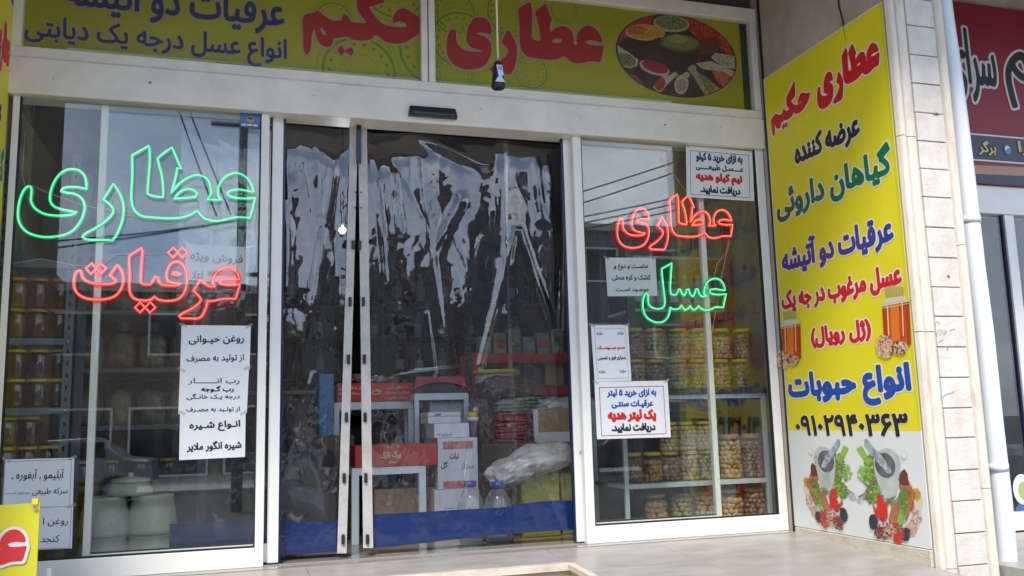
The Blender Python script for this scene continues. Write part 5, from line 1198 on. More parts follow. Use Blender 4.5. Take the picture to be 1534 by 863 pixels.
carton('white_carton', 'large white carton with two red printed bands and black characters', X(656, .62), X(716, .62), 0.62, 0.34, zc1, zc2, CARDW,
       (('rect', 0.13, 0.88, 0.78, 0.93, PRR), ('rect', 0.13, 0.88, 0.02, 0.16, PRR), ('tx', 'گل', 0.08, 0.24, 0.40, 0.54, INK, 0.001), ('tx', 'نبات', 0.30, 0.52, 0.56, 0.72, INK, 0.001), ('tx', 'ممتاز', 0.58, 0.9, 0.36, 0.5, GREY, 0.001)), GRW)
zc3 = Z(634, 0.64, 680)
carton('white_carton', 'small flat white carton lying on the red banded carton', X(651, .64), X(704, .64), 0.64, 0.26, zc2, zc3, mat('glossy_white_carton', (0.78, 0.79, 0.80), 0.25), (('tx', 'شماره ۷', 0.1, 0.5, 0.1, 0.35, GREY, 0.001),), GRW)
zc4 = Z(617, 0.68, 680)
carton('white_carton', 'topmost flat white carton under the hanging white shelf', X(641, .68), X(690, .68), 0.66, 0.24, zc3, zc4, CARDW, (('rect', 0.0, 1.0, 0.60, 0.66, GREY), ('tx', 'ایران', 0.2, 0.4, 0.7, 0.9, INK, 0.001)), GRW)
zs3 = Z(591, 0.95, 660)
table('white steel side table with a black and red case on top', X(622, .95), X(704, .95), 0.95, 1.35, zs3, 0.035, 0.03)
cs_ = thing('arched_case', 'black case with a red arched lid lying on the white side table', 'case', (X(660, .95), 1.05, zs3))
def arch(b):
    x0, x1 = X(622, .95)+0.01, X(700, .95); z0, z1 = zs3+0.009, Z(575, .95, 660); n = 12; P = []
    for i in range(n+1): t = i/n; P.append((x0+(x1-x0)*t, z0+(z1-z0)*(0.35+0.65*math.sin(math.pi*t)**0.8)))
    vs = [(x, y, z) for y in (0.98, 1.22) for x, z in P]+[(x0, 0.98, z0), (x1, 0.98, z0), (x0, 1.22, z0), (x1, 1.22, z0)]; m = n+1; k = 2*m
    b.add(vs, [tuple([k]+[k+1]+list(range(n, -1, -1))), tuple([k+3, k+2]+list(range(m, 2*m)))]+[(i, i+1, m+i+1, m+i) for i in range(n)]+[(k, k+2, k+3, k+1), (0, m, k+2, k), (n, k+1, k+3, m+n)], BLACKP)
part('case_body', cs_, arch)
def rarch(b):
    x0, x1 = X(622, .95), X(706, .95); z1, z2 = Z(572, .95, 660), Z(564, .95, 660); n = 12
    lo = [(x0+(x1-x0)*i/n, Z(583, .95, 660)+(z1-Z(583, .95, 660))*math.sin(math.pi*i/n)**0.8) for i in range(n+1)]; hi = [(x0+0.02+(x1-x0-0.06)*i/n, z2) for i in range(n+1)]
    vs = [(x, y, z) for y in (0.965, 1.0) for x, z in lo+hi]; m = 2*(n+1)
    fs = []
    for i in range(n): fs += [(i, i+1, n+2+i, n+1+i), (m+i+1, m+i, m+n+1+i, m+n+2+i), (n+1+i, n+2+i, m+n+2+i, m+n+1+i), (i+1, i, m+i, m+i+1)]
    b.add(vs, fs, mat('dull_red_plastic', (0.36, 0.03, 0.05), 0.35))
part('red_arch', cs_, rarch)
GBL = mat('blue_grey_paper', (0.42, 0.48, 0.55), 0.6)
for k, (a, b_, c_, lb) in enumerate(((600, 690, 561, 'flat blue grey folder lying tilted above the arched case'), (622, 690, 555, 'thin white folder on top of the pile over the arched case'))):
    o = thing('paper_folder', lb, 'folder', (X(a, 1.05), 1.05, Z(c_, 1.05)), 'folders above the arched case')
    M = Matrix.Translation((X(a, 1.05), 1.05, Z(c_, 1.05, 640)-0.02)) @ Matrix.Rotation(R(-4 if k else -7), 4, 'Y')
    b = MB(); b.box(0, X(b_, 1.05)-X(a, 1.05), 0, 0.22, 0, 0.012, CARDW if k else GBL, M=Matrix.Rotation(R(-4 if k else -7), 4, 'Y')); q = b.build('folder_cover', o)
# bottles with blue caps
def demijohn(label, px, y, r, h):
    o = thing('water_bottle', label, 'bottle', (X(px, y, 760), y, 0.001), 'clear round bottles with blue caps')
    prof = [(r*0.7, 0), (r*0.9, 0.012), (r, 0.04), (r, h*0.45), (r*0.97, h*0.58), (r*0.84, h*0.72), (r*0.55, h*0.84), (r*0.30, h*0.89), (r*0.27, h*0.93)]
    b = MB(); b.lathe(prof, film('bottle_plastic', (0.86, 0.90, 0.92), 0.09, haze=0.10, hazecol=(0.7, 0.75, 0.8)), 32); b.build('bottle_body', o)
    b = MB(); b.lathe([(r*0.42, h*0.905), (r*0.46, h*0.91), (r*0.46, h), (r*0.40, h)], LIDB, 24); b.build('cap', o)
    b = MB(); b.lathe([(r*0.9, 0.014), (r*0.96, 0.04), (r*0.96, h*0.4)], film('bottle_water', (0.8, 0.86, 0.88), 0.04, haze=0.06), 24); b.build('water', o)
hb = Z(722, 0.34, 745)
demijohn('round clear bottle with blue cap in front of the white cartons', 705, 0.40, 0.080, Z(721, 0.40, 705))
demijohn('round clear bottle with blue cap beside the grey plastic bag', 746, 0.34, 0.083, hb)
# olive tins
for k, (a, b_, y, lb) in enumerate(((782, 839, 0.42, 'olive gold oil tin under the grey plastic bag'), (842, 893, 0.47, 'olive gold oil tin partly hidden by the right sliding door'))):
    x0, x1 = X(a, y, 760), X(b_, y, 760); h = Z(712, y, 800)
    o = thing('oil_tin', lb, 'tin', ((x0+x1)/2, y, 0.001), 'olive gold oil tins')
    boxpart('tin_body', o, x0, x1, y, y+0.22, 0.012, h, TIN, 0.006)
    boxpart('tin_rim', o, x0-0.003, x1+0.003, y-0.003, y+0.223, 0.001, 0.014, TIND, 0.003); boxpart('tin_rim', o, x0-0.003, x1+0.003, y-0.003, y+0.223, h-0.001, h+0.008, TIND, 0.003)
    boxpart('pressed_panel', o, x0+0.018, x1-0.018, y-0.003, y, 0.05, h-0.04, TIN, 0.002)
    boxpart('pressed_line', o, x0-0.002, x0+0.003, y-0.002, y+0.002, 0.014, h-0.002, TIND)
htin = Z(712, 0.42, 800)
# dark carton supporting packets, hidden low behind
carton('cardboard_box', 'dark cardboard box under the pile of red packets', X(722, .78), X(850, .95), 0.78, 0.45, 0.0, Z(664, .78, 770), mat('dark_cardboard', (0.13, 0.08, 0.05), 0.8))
def bagmesh(b):
    """crumpled clear bag draped over the tins"""
    c0 = (X(795, .45, 700), 0.44); vs, fs = ico(1.0, 5); out = []
    for v in vs:
        a = noise.noise(v*1.7+Vector((3, 1, 0))); r1 = 1-abs(noise.noise(v*3.1+Vector((7, 0, 2))))*2; r2 = 1-abs(noise.noise(v*6.5+Vector((1, 9, 2))))*2
        k = 1+0.25*a+0.10*r1+0.05*r2
        x = v.x*0.255*k; z = v.z*0.095*k+0.05*v.x*(1 if v.x > 0 else 0.9)-0.03*(v.x*v.x if v.x < -0.2 else 0)*2
        out.append((c0[0]+x, c0[1]+v.y*0.11*k, htin+0.075+z))
    b.add(out, fs, BAGP, True)
bg_ = thing('plastic_bag', 'crumpled grey translucent plastic bag slumped over the olive tins', 'bag', (X(795, .45, 700), 0.44, htin))
part('bag_film', bg_, bagmesh)
# packets
zp = Z(664, .78, 770)+0.001; random.seed(5)
for k in range(9):
    h = 0.022; c = (X(770+random.uniform(-6, 6), .8, 640), 0.90, zp+0.013+k*h)
    o = lump('snack_packet', f'{nth[k]} packet from the bottom in the pile of shiny red packets', 'packet', (0, 0, 0), (random.uniform(0.13, 0.16), 0.10, 0.014), PACKR, k*5.1, 3, 0.12, 0.6, 'pile of shiny red packets')
    o.location = (c[0], c[1], zp+k*h); o.rotation_euler = (R(random.uniform(-3, 3)), R(random.uniform(-4, 4)), R(random.uniform(-12, 12)))
zp2 = zp+9*0.022
for k in range(4):
    o = lump('herb_packet', f'{nth[k]} packet from the bottom in the pile of green and white packets', 'packet', (0, 0, 0), (random.uniform(0.15, 0.18), 0.10, 0.015), PACKG, k*3.1+20, 3, 0.14, 0.6, 'pile of green and white packets')
    o.location = (X(778+random.uniform(-5, 5), .8, 600), 0.90, zp2+k*0.022); o.rotation_euler = (0, R(random.uniform(-5, 5)), R(random.uniform(-10, 10)))
lump('brown_bag', 'bulging dark brown bag of goods on top of the packet piles', 'bag', (X(762, .85, 590), 0.92, zp2+0.088), (0.17, 0.11, 0.075), BROWN, 4.0, 5, 0.3, 0.3)
lump('dark_bag', 'dark wrinkled plastic bag hanging over the left side of the packet piles', 'bag', (X(722, .85, 620), 0.88, zp), (0.07, 0.09, 0.15), BROWN, 14.0, 5, 0.3, 0.2)
cn = thing('plastic_tub', 'large pale tub with a yellow lid behind the brown bag', 'tub', (X(744, 1.15, 580), 1.25, zs3-0.12))
b = MB(); b.lathe([(0.12, -0.75), (0.15, -0.70), (0.15, 0.085), (0.152, 0.09)], mat('pale_tub', (0.50, 0.46, 0.40), 0.4), 28); q = b.build('tub_body', cn)
cn.location = (X(744, 1.25, 580), 1.25, 0.752)
zl = Z(553, 1.10, 744)
b = MB(); b.lathe([(0.158, zl-0.752-0.028), (0.160, zl-0.752-0.004), (0.155, zl-0.752)], LIDY, 30); b.build('lid', cn)
b = MB(); b.lathe([(0.148, 0.08), (0.150, zl-0.752-0.028)], mat('pale_tub', (0.50, 0.46, 0.40), 0.4), 28); b.build('tub_neck', cn)
sj = thing('spice_jar', 'small purple jar with a yellow lid on the topmost white cartons', 'jar', (X(708, .72, 640), 0.72, zc2))
b = MB(); b.lathe([(0.028, 0.001), (0.032, 0.01), (0.032, 0.10)], mat('purple_label', (0.12, 0.05, 0.16), 0.3), 20); b.build('jar_body', sj)
b = MB(); b.lathe([(0.038, 0.10), (0.038, 0.125)], CARDW, 20); b.build('collar', sj)
b = MB(); b.lathe([(0.034, 0.125), (0.034, 0.155)], LIDY, 20); b.build('lid', sj)
zq = Z(664, .78, 770)
cb = carton('cardboard_box', 'open cardboard box with white lower flap at the right of the doorway', X(808, .72), X(868, .72), 0.72, 0.24, zq, Z(612, .72, 830), CARD, (('rect', 0.0, 1.0, 0.0, 0.30, CARDW), ('poly', ((-0.10, 0.02), (0.0, 0.0), (0.0, 0.98), (-0.12, 1.0)), CARDW)))
lump('grey_bag', 'dull grey translucent bag stuffed over the open cardboard box', 'bag', (X(838, .8, 620), 0.84, Z(620, .72, 830)), (0.13, 0.10, 0.055), BAGP, 9.0, 4, 0.3, 0.3)
# deep interior: shelves along the back and a counter
bk = thing('back_shelf', 'long dark shelf unit full of bottles and boxes on the back wall', 'shelf', (1.0, 4.9, 0))
DW = mat('dark_wood', (0.07, 0.05, 0.04), 0.6, var=0.3)
for x in (-1.2, -0.3, 0.6, 1.5, 2.4, 3.3): boxpart('shelf_side', bk, x-0.012, x+0.012, 4.72, 5.15, 0, 2.3, DW)
for z in (0.4, 0.8, 1.2, 1.6, 2.0): boxpart('shelf_board', bk, -1.2, 3.3, 4.74, 5.15, z-0.02, z, DW)
random.seed(11)
for L, z in ((2, 1.2), (3, 1.6), (4, 2.0), (1, 0.8)):
    for k in range(16):
        kd = random.choice(('milky', 'olive', 'amber')); bottle(f'{nth[k]} bottle from the left on the {levels[L]} board of the back shelf', kd, (-1.05+k*0.27+random.uniform(-.04, .04), 4.84, z+0.001), LIDY if kd != 'milky' else LIDB, {'milky': CLB, 'olive': GLB, 'amber': AMB}[kd], random.uniform(1.0, 1.3))
ct = thing('shop_counter', 'dark wooden counter deep inside the shop', 'counter', (0.5, 3.0, 0))
boxpart('counter_front', ct, -0.6, 0.9, 2.9, 2.93, 0.0, 0.95, DW); boxpart('counter_top', ct, -0.63, 0.93, 2.87, 3.4, 0.951, 0.98, mat('counter_top', (0.20, 0.18, 0.16), 0.3)); boxpart('counter_side', ct, -0.6, -0.57, 2.931, 3.37, 0, 0.95, DW); boxpart('counter_side', ct, 0.87, 0.9, 2.931, 3.37, 0, 0.95, DW)
rb = thing('red_shelf', 'low red steel shelf seen through the right strip of plastic curtain', 'shelf', (2.2, 1.9, 0))
for x in (1.75, 2.55): boxpart('shelf_post', rb, x-0.02, x+0.02, 1.88, 1.92, 0, 1.21, REDST); boxpart('shelf_post', rb, x-0.02, x+0.02, 2.28, 2.32, 0, 1.21, REDST)
for z in (0.45, 0.95, 1.2): boxpart('shelf_board', rb, 1.77, 2.53, 1.89, 2.3, z-0.02, z, REDST); boxpart('shelf_lip', rb, 1.771, 2.529, 1.87, 1.879, z-0.07, z+0.005, REDST)
for k in range(6): carton('spice_box', f'{nth[k]} small grey box from the left on the red shelf behind the curtain', 1.80+k*0.12, 1.90+k*0.12, 1.95, 0.1, 1.2, 1.34+0.03*(k % 3), mat('dim_grey_carton', (0.22, 0.21, 0.19), 0.6), (('rect', 0.1, 0.9, 0.3, 0.7, (GREY, PACKR, GLB)[k % 3]),), 'small boxes on the red shelf')
for k in range(4): carton('spice_box', f'{nth[k]} dark carton from the left on the lower board of the red shelf', 1.80+k*0.18, 1.95+k*0.18, 1.95, 0.15, 0.95, 1.14, CARD if k % 2 else DW, (), 'dark cartons on the red shelf')
bx = thing('blue_crate', 'blue plastic crate standing dimly behind the left curtain', 'crate', (X(489, 1.0, 600), 1.0, 0.62))
boxpart('crate_body', bx, X(478, 1.0, 600), X(500, 1.0, 600), 1.0, 1.25, 0.62, Z(560, 1.0, 490), mat('blue_plastic', (0.03, 0.16, 0.35), 0.4), 0.004)
lump('black_sack', 'dark lumpy sack on the floor behind the left curtain', 'sack', (0.36, 0.85, 0), (0.24, 0.2, 0.30), mat('black_sack', (0.035, 0.03, 0.032), 0.4, coat=0.3, bump=0.5, bscale=14), 2.0, 4, 0.3, 0.2)
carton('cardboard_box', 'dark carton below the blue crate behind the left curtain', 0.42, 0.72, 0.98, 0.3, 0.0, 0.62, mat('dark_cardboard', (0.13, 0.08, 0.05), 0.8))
# clutter on and under the tables
CLB2 = mat('cloudy_wrap', (0.40, 0.37, 0.34), 0.2, coat=0.6, col2=(0.16, 0.12, 0.10), vscale=22, bump=0.6, bscale=30)
SNK = mat('brown_snack', (0.26, 0.13, 0.05), 0.35, coat=0.4, col2=(0.10, 0.05, 0.02), vscale=30, bump=0.4, bscale=40)
zg = Z(574, 1.12, 560)
for k, (px, w_, h_, m_, lb) in enumerate(((534, 0.045, 0.035, SNK, 'brown snack packet at the left end of the gold leaf carton'), (566, 0.06, 0.03, CLB2, 'crumpled cloudy wrap lying on the gold leaf carton'), (592, 0.05, 0.028, CLB2, 'second small cloudy wrap at the right end of the gold leaf carton'), (578, 0.05, 0.02, PACKR, 'small reddish packet squeezed between cloudy wraps on the carton'))):
    lump('wrapped_packet', lb, 'packet', (X(px, 1.25), 1.25+0.02*k, zg), (w_, 0.06, h_), m_, k*4.4+3, 4, 0.35, 0.2)
hs = thing('hose_coil', 'small coil of clear hose lying on the brown cardboard box under the table', 'hose', (X(594, .8), 0.85, Z(732, 0.72, 600)))
for k in range(3):
    part('hose_loop', hs, lambda b: b.tube([(X(594, .8)+(0.052+0.004*k)*math.cos(t*math.pi/12), 0.85+0.01*k, Z(732, 0.72, 600)+0.062+(0.052+0.004*k)*math.sin(t*math.pi/12)) for t in range(24)], 0.0045, CLEARP, 6, True))
for k, (px, y, z, sx, sz, lb) in enumerate(((560, 1.30, 0.0, 0.20, 0.26, 'dark crumpled bag standing under the taller white table'), (668, 1.25, 0.0, 0.16, 0.32, 'dark wrinkled bag behind the white cartons'), (600, 1.9, 0.0, 0.25, 0.36, 'large dim sack on the floor behind the tables'))):
    lump('dark_bag', lb, 'bag', (X(px, y), y, z), (sx, 0.14, sz), BROWN if k else mat('black_sack', (0.035, 0.03, 0.032), 0.4), k*6.1+1, 4, 0.3, 0.3)
carton('grey_carton', 'pale grey carton standing behind the flat white cartons below the case', X(646, 1.0), X(701, 1.0), 1.02, 0.22, 0.0, zs3-0.04, mat('pale_grey_carton', (0.46, 0.48, 0.48), 0.6))
for k, (px, h_, c_) in enumerate(((455, 0.34, BROWN), (440, 0.22, KH), (495, 0.30, CLB2))):
    lump('goods_bag', ('tall brown bag standing behind the left curtain', 'squat khaki bag at the far left behind the left curtain', 'cloudy wrapped bag beside the blue crate')[k], 'bag', (X(px, 1.7), 1.7+0.05*k, 0.0), (0.15, 0.13, h_), c_, k*2.2+30, 4, 0.3, 0.3)
# lamp
lp = PY(513, 345, 1.5)
lm = thing('light_bulb', 'round lit lamp hanging inside behind the left half of the curtain', 'lamp', tuple(lp))
b = MB(); vs, fs = ico(0.024, 3); b.add(vs, fs, mat('lit_bulb', (1, 1, 1), 0.5, emit=(0.88, 0.95, 1.0), estr=110), True); b.build('bulb', lm)
b = MB(); b.tube([(0, 0, 0.032), (0, 0, 0.07)], 0.010, BLACKP, 10); b.tube([(0, 0, 0.07), (0, 0, 2.78-float(lp[2]))], 0.003, BLACKP, 6); b.build('lamp_cord', lm)

# ================================================================== neighbouring shop
YN2 = -0.30
nb = thing('neighbour_shop', 'neighbouring shop front with white frames below a dark red sign', 'shop front', (4.8, YN2, 0))
boxpart('exterior_wall', nb, 3.53, 4.39, YN2, 0.2, -0.8, 3.42, PLASTER)
boxpart('header', nb, 4.39, 9.0, YN2-0.02, YN2+0.1, 1.915, 2.10, WHITE2, 0.004)
boxpart('upper_panel', nb, 4.39, 9.0, YN2-0.03, YN2+0.1, 3.32, 3.42, PLASTER)
x0 = 4.40
for a, b_ in ((4.39, 4.44), (4.70, 4.775), (6.0, 6.07), (7.3, 7.37)): boxpart('stile', nb, a, b_, YN2-0.015, YN2+0.04, -0.05, 1.912, WHITE2, 0.003)
for a, b_ in ((4.442, 4.698), (4.777, 5.998), (6.072, 7.298)):
    boxpart('glass_pane', nb, a+0.012, b_-0.012, YN2+0.01, YN2+0.016, 0.06, 1.90, GLASS)
    for g0, g1 in ((a, a+0.012), (b_-0.012, b_)): boxpart('gasket', nb, g0, g1, YN2-0.002, YN2+0.02, 0.06, 1.91, HEMD)
    boxpart('bottom_rail', nb, a, b_, YN2-0.012, YN2+0.03, -0.05, 0.059, WHITE2)
boxpart('interior_wall', nb, 3.7, 9.0, 2.6, 2.7, -0.1, 3.3, DARKWALL); boxpart('interior_floor', nb, 3.62, 9.0, YN2+0.05, 2.6, -0.1, -0.05, FLOORIN); boxpart('interior_ceiling', nb, 3.62, 9.0, 0.0, 2.7, 3.0, 3.1, DARKWALL)
boxpart('entrance_step', nb, 3.53, 9.0, -1.45, YN2-0.02, -0.8, -0.06, MARBLE, 0.003)
ns = thing('neighbour_sign', 'dark red sign with black white edged lettering over the neighbouring shop', 'sign', (4.42, YN2-0.05, 2.1))
FN = facade(YN2-0.05)
SR = mat('dark_red_board', (0.26, 0.012, 0.028), 0.4, var=0.15, vscale=1.5)
zb0 = FN.uv(1490, 204)[1]; zb1_ = FN.uv(1490, 242)[1]; zb2_ = FN.uv(1490, 248)[1]; zb3_ = FN.uv(1490, 264)[1]
ztop = 3.32
boxpart('board', ns, 4.392, 9.0, YN2-0.05, YN2-0.021, 2.102, ztop, SR)
def bandp(z0, z1, m, h, nm='printed_band'): part(nm, ns, lambda b: b.add([FN.w(4.392, z0, h), FN.w(9.0, z0, h), FN.w(9.0, z1, h), FN.w(4.392, z1, h)], [(0, 1, 2, 3)], m))
bandp(zb1_, zb0, mat('sign_slate', (0.05, 0.06, 0.10), 0.4), 0.0012); bandp(zb0-0.004, zb0+0.006, BANW, 0.002); bandp(zb1_-0.004, zb1_+0.006, BANW, 0.002)
def curveband(b):
    n = 20; vs = []
    for i in range(n+1):
        x = 4.392+(9.0-4.392)*i/n; t = (x-4.39); vs += [FN.w(x, 2.104, 0.0012), FN.w(x, zb3_+0.045+0.03*math.sin(t*1.3+0.6), 0.0012)]
    b.add(vs, [(2*i, 2*i+2, 2*i+3, 2*i+1) for i in range(n)], mat('sign_tan', (0.45, 0.26, 0.16), 0.4))
    vs = []
    for i in range(n+1):
        x = 4.392+(9.0-4.392)*i/n; t = (x-4.39); vs += [FN.w(x, 2.104, 0.002), FN.w(x, zb3_+0.0+0.02*math.sin(t*1.3+0.2), 0.002)]
    b.add(vs, [(2*i, 2*i+2, 2*i+3, 2*i+1) for i in range(n)], mat('sign_slate', (0.05, 0.06, 0.10), 0.4))
part('curved_band', ns, curveband)
def nput(s, l, r, t, b_, m, bold, halo, mh, ext=0.0):
    u0, u1 = FN.uv(*l)[0], FN.uv(*r)[0]; v0, v1 = FN.uv(*b_)[1], FN.uv(*t)[1]
    letter(FN, fit(text_contours(s), u0, u1, v0, v1), ns, m, bold, halo, mh, h=0.003, detail=36)
nput('سرای', (1424, 110), (1491, 110), (1444, 43), (1457, 152), INK, 0.007, 0.016, mat('halo_white', (0.62, 0.62, 0.64), 0.5))
nput('یم', (1507, 120), (1570, 120), (1540, 76), (1514, 161), INK, 0.007, 0.016, mat('halo_white', (0.62, 0.62, 0.64), 0.5))
nput('برگر', (1465.5, 220), (1491, 222), (1470, 211), (1484, 233), GOLDP, 0.003, 0.006, INK)
nput('پیتزا', (1525, 222), (1585, 222), (1527, 212), (1540, 235), GOLDP, 0.003, 0.006, INK)
c_ = FN.uv(1509, 225)
part('round_emblem', ns, lambda b: (disc(b, FN, c_[0], c_[1], 0, 0.034, mat('emblem_blue', (0.12, 0.25, 0.42), 0.4), 0.003, 24), disc(b, FN, c_[0]-0.0, c_[1]+0.008, 0, 0.022, BANW, 0.0036, 20, 0.4, 3.6), disc(b, FN, c_[0], c_[1], 0.031, 0.035, INK, 0.004, 24)))
# poster of food behind the neighbour's glass
FP = facade(YN2-0.001)
po = thing('food_poster', 'colourful food poster on the glass of the neighbouring shop at the right edge', 'poster', (4.9, YN2, 0.1))
def poster(b):
    a = FP.uv(1508, 700); m_ = mat('poster_dark', (0.03, 0.05, 0.06), 0.35, col2=(0.12, 0.02, 0.02), vscale=6)
    u0, u1, v0, v1 = 4.79, 5.9, 0.065, float(FP.uv(1530, 665)[1])
    b.add([FP.w(u, v, 0.0) for u, v in ((u0, v0), (u1, v0), (u1, v1), (u0, v1))], [(0, 1, 2, 3)], m_)
    rnd = random.Random(3)
    for pts, m2 in (((1531, 733, 17, 22), mat('poster_plate', (0.62, 0.74, 0.80), 0.4)), ((1533, 735, 10, 13), mat('poster_food', (0.35, 0.42, 0.16), 0.5)), ((1529, 770, 10, 14), mat('poster_blue', (0.05, 0.12, 0.35), 0.4)), ((1528, 800, 14, 9), DBR), ((1530, 822, 16, 8), BANW), ((1528, 845, 20, 12), mat('poster_grey', (0.35, 0.33, 0.33), 0.4)), ((1526, 812, 13, 5), CHI)):
        c0 = FP.uv(pts[0], pts[1]); b.add([FP.w(c0[0]+pts[2]/240*math.cos(t*math.pi/12), c0[1]+pts[3]/240*math.sin(t*math.pi/12), 0.001+0.00002*pts[0]-0.0290+(0.0012 if m2.name == 'poster_food' else 0)) for t in range(24)], [tuple(range(24))], m2)
    for _ in range(160):
        u, v = rnd.uniform(u0+.02, u1-.02), rnd.uniform(v0+.02, v0+0.42); s = rnd.uniform(0.006, 0.016); t = rnd.random()*3
        b.add([FP.w(u+s*math.cos(t+j*1.57), v+s*math.sin(t+j*1.57), 0.0055) for j in range(4)], [(0, 1, 2, 3)], rnd.choice((CHI, TAN, BANW, LEAF, DBR)))
part('printed_sheet', po, poster)

# ================================================================== across the street (seen in the glass)
def house(label, x0, x1, y0, y1, h, wall, nx, nz, roofh=0.25, shop=True):
    o = thing('opposite_building', label, 'building', ((x0+x1)/2, y1, GZ), 'buildings across the street')
    boxpart('wall', o, x0, x1, y0, y1, GZ, h, wall); boxpart('parapet', o, x0-0.1, x1+0.1, y1-0.2, y1+0.12, h+0.001, h+roofh, STONE)
    fz = (h-GZ)/nz; fx = (x1-x0)/nx
    WG = mat('dark_window', (0.03, 0.035, 0.04), 0.08)
    for j in range(nz):
        for i in range(nx):
            if j == 0 and shop: a, b_, c, d = 0.08, 0.92, 0.05, 0.78
            else: a, b_, c, d = 0.25, 0.75, 0.32, 0.78
            f = boxpart('window', o, x0+fx*(i+a), x0+fx*(i+b_), y1, y1+0.05, GZ+fz*(j+c), GZ+fz*(j+d), WHITE2)
            q = MB(); q.box(x0+fx*(i+a)+0.07, x0+fx*(i+b_)-0.07, y1+0.05, y1+0.055, GZ+fz*(j+c)+0.07, GZ+fz*(j+d)-0.07, WG)
            pn = q.build('pane', None); pn.parent = f; pn.location = -Vector(f.location)-Vector(o.location)
    return o
BR1 = mat('brick_wall_far', (0.24, 0.17, 0.13), 0.85, var=0.2, vscale=2); BR2 = mat('render_wall_far', (0.30, 0.28, 0.25), 0.85, var=0.15, vscale=1.5); BR3 = mat('grey_wall_far', (0.20, 0.20, 0.21), 0.85, var=0.2, vscale=1.5)
house('low brown brick building directly across the street', -6.0, 2.2, -32, -24.5, 4.9, BR1, 3, 2)
house('taller pale building across the street opposite the right window', 2.4, 11.0, -33, -24.5, 6.1, BR2, 4, 2)
house('grey building across the street, right of the pale one', 11.2, 24.0, -34, -24.5, 7.4, BR3, 5, 3)
house('pale two storey building across the street at the far left', -20.0, -6.3, -33, -24.5, 6.4, BR2, 5, 2)
house('distant grey tower rising behind the street', 12.0, 19.0, -60, -52, 15.5, BR3, 4, 6, shop=False)
PD = mat('pole_steel', (0.10, 0.10, 0.11), 0.6)
pl = thing('utility_pole', 'dark utility pole with insulators and sagging wires across the street', 'pole', (0.06, -13.0, GZ))
part('pole_shaft', pl, lambda b: b.tube([(0.06, -13.0, GZ), (0.06, -13.0, 9.0)], [0.11, 0.075], PD, 12))
for z in (7.8, 6.6, 3.6): boxpart('cross_arm', pl, -0.55, 0.67, -13.14, -13.06, z, z+0.08, PD)
def wire(p0, p1, sag, r=0.014):
    P = []
    for i in range(17):
        t = i/16; P.append((p0[0]+(p1[0]-p0[0])*t, p0[1]+(p1[1]-p0[1])*t, p0[2]+(p1[2]-p0[2])*t-sag*4*t*(1-t)))
    return lambda b: b.tube(P, r, BLACKP, 5)
def RF(px, py, Y):
    """point at depth -Y that the flat glass mirrors at this pixel"""
    d = ray(px, py); t = (Y+4.754)/d[1]; return Vector((float(d[0]*t), -Y, 0.68+float(d[2]*t)))
Zr = lambda x, y: (780+x/3.652, 200+y/3.652)
for a, c in ((Zr(345, 252), Zr(730, 130)), (Zr(345, 315), Zr(705, 197)), (Zr(352, 390), Zr(732, 312)), (Zr(352, 425), Zr(732, 345)), (Zr(352, 458), Zr(712, 385))):
    p, q = RF(*a, 12.5), RF(*c, 12.5); d = (q-p); part('wire', pl, wire(tuple(p-d*3.2), tuple(p+d*5.0), 0.25, 0.016))
for a, c, e in (((269.7, 160), (324.5, 323), 1.0), ((286, 161.5), (346, 320), 1.0), ((115, 348), (298.5, 334), 1.3), ((0, 372), (350, 331), 1.0)):
    p, q = RF(*a, 12.5), RF(*c, 12.5); d = (q-p); part('wire', pl, wire(tuple(p-d*1.5), tuple(p+d*e), 0.12, 0.016))
for z in (3.1, 3.3): part('insulator', pl, lambda b: b.lathe([(0.05, 0), (0.07, 0.05), (0.05, 0.1)], PD, 10, c=(0.18, -13.0, z)))
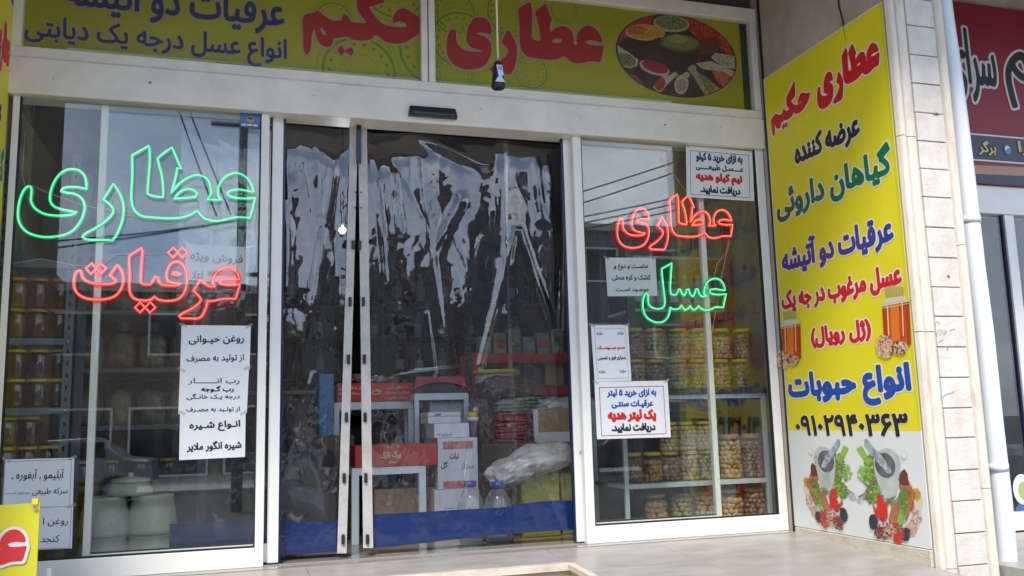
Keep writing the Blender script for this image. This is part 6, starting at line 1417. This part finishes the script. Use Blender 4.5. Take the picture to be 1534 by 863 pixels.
# parked vehicles on the far side
def van(label, x, y, col, L=4.3, H=1.75, name='parked_van', cat='van', cabin=(0.30, 0.98)):
    o = thing(name, label, cat, (x, y, GZ+0.0)); m = mat('paint_'+name, col, 0.25, coat=0.6); GLD = mat('car_glass', (0.02, 0.025, 0.03), 0.05)
    def body(b):
        pr = [(-L/2, 0.35), (-L/2, 0.75), (-L/2+0.12, 0.92), (-L*0.28, 1.0), (-L*0.28+0.42, H*0.92), (-L*0.28+0.7, H), (L/2-0.35, H), (L/2-0.08, H*0.88), (L/2, 0.9), (L/2, 0.35)] if cat == 'van' else \
             [(-L/2, 0.35), (-L/2, 0.70), (-L/2+0.15, 0.82), (-L*0.2, 0.92), (-L*0.08, 1.38), (L*0.2, 1.42), (L*0.36, 0.98), (L/2-0.05, 0.92), (L/2, 0.4)]
        n = len(pr); vs = [(px, py, pz) for py in (-0.82, 0.82) for px, pz in pr]
        b.add(vs, [tuple(range(n)), tuple(range(2*n-1, n-1, -1))]+[((i+1) % n, i, n+i, n+(i+1) % n) for i in range(n)], m)
    b = MB(); body(b); b.build('body', o, bevel=0.05)
    ws = ((-L*0.28+0.45, -0.35), (-0.25, 0.65), (0.75, L/2-0.5)) if cat == 'van' else ((-L*0.12+0.1, 0.1), (0.15, L*0.27))
    for a, c in ws:
        b = MB(); z1 = H*0.88 if cat == 'van' else 1.33; b.add([(a, 0.835, 1.0), (c, 0.835, 1.0), (c-0.05, 0.835, z1), (a+0.12, 0.835, z1), (a, 0.815, 1.0), (c, 0.815, 1.0), (c-0.05, 0.815, z1), (a+0.12, 0.815, z1)], [(3, 2, 1, 0), (4, 5, 6, 7), (0, 1, 5, 4), (1, 2, 6, 5), (2, 3, 7, 6), (3, 0, 4, 7)], GLD); b.build('side_window', o)
    for wx in (-L*0.31, L*0.31):
        for wy in (-0.78, 0.78):
            b = MB(); M = Matrix.Translation((wx, wy-0.1, 0.32)) @ Matrix.Rotation(R(-90), 4, 'X'); b.lathe([(0.30, 0), (0.32, 0.03), (0.32, 0.17), (0.30, 0.2)], RUBBER, 20, M=M); b.lathe([(0.18, -0.004), (0.19, 0.204)], GREY, 14, M=M); b.build('wheel', o)
    b = MB(); b.box(-L/2-0.02, -L/2+0.02, 0.5, 0.75, 0.62, 0.76, BANW); b.build('headlight', o); return o
van('white van parked across the street, mirrored in the plastic curtain', 3.4, -16.4, (0.62, 0.63, 0.62))
van('dark hatchback parked across the street behind the white van', 9.3, -16.3, (0.03, 0.035, 0.045), 4.0, 1.42, 'parked_car', 'car')
van('silver hatchback parked across the street opposite the left window', -3.6, -16.4, (0.30, 0.31, 0.32), 4.0, 1.42, 'parked_hatchback', 'car')

# coloured thin pieces: backs to the light tubes are left as built
for o in bpy.data.objects:
    if o.name.startswith('tube_clip') or o.name.startswith('swirl_print') : o['kind'] = 'stuff'
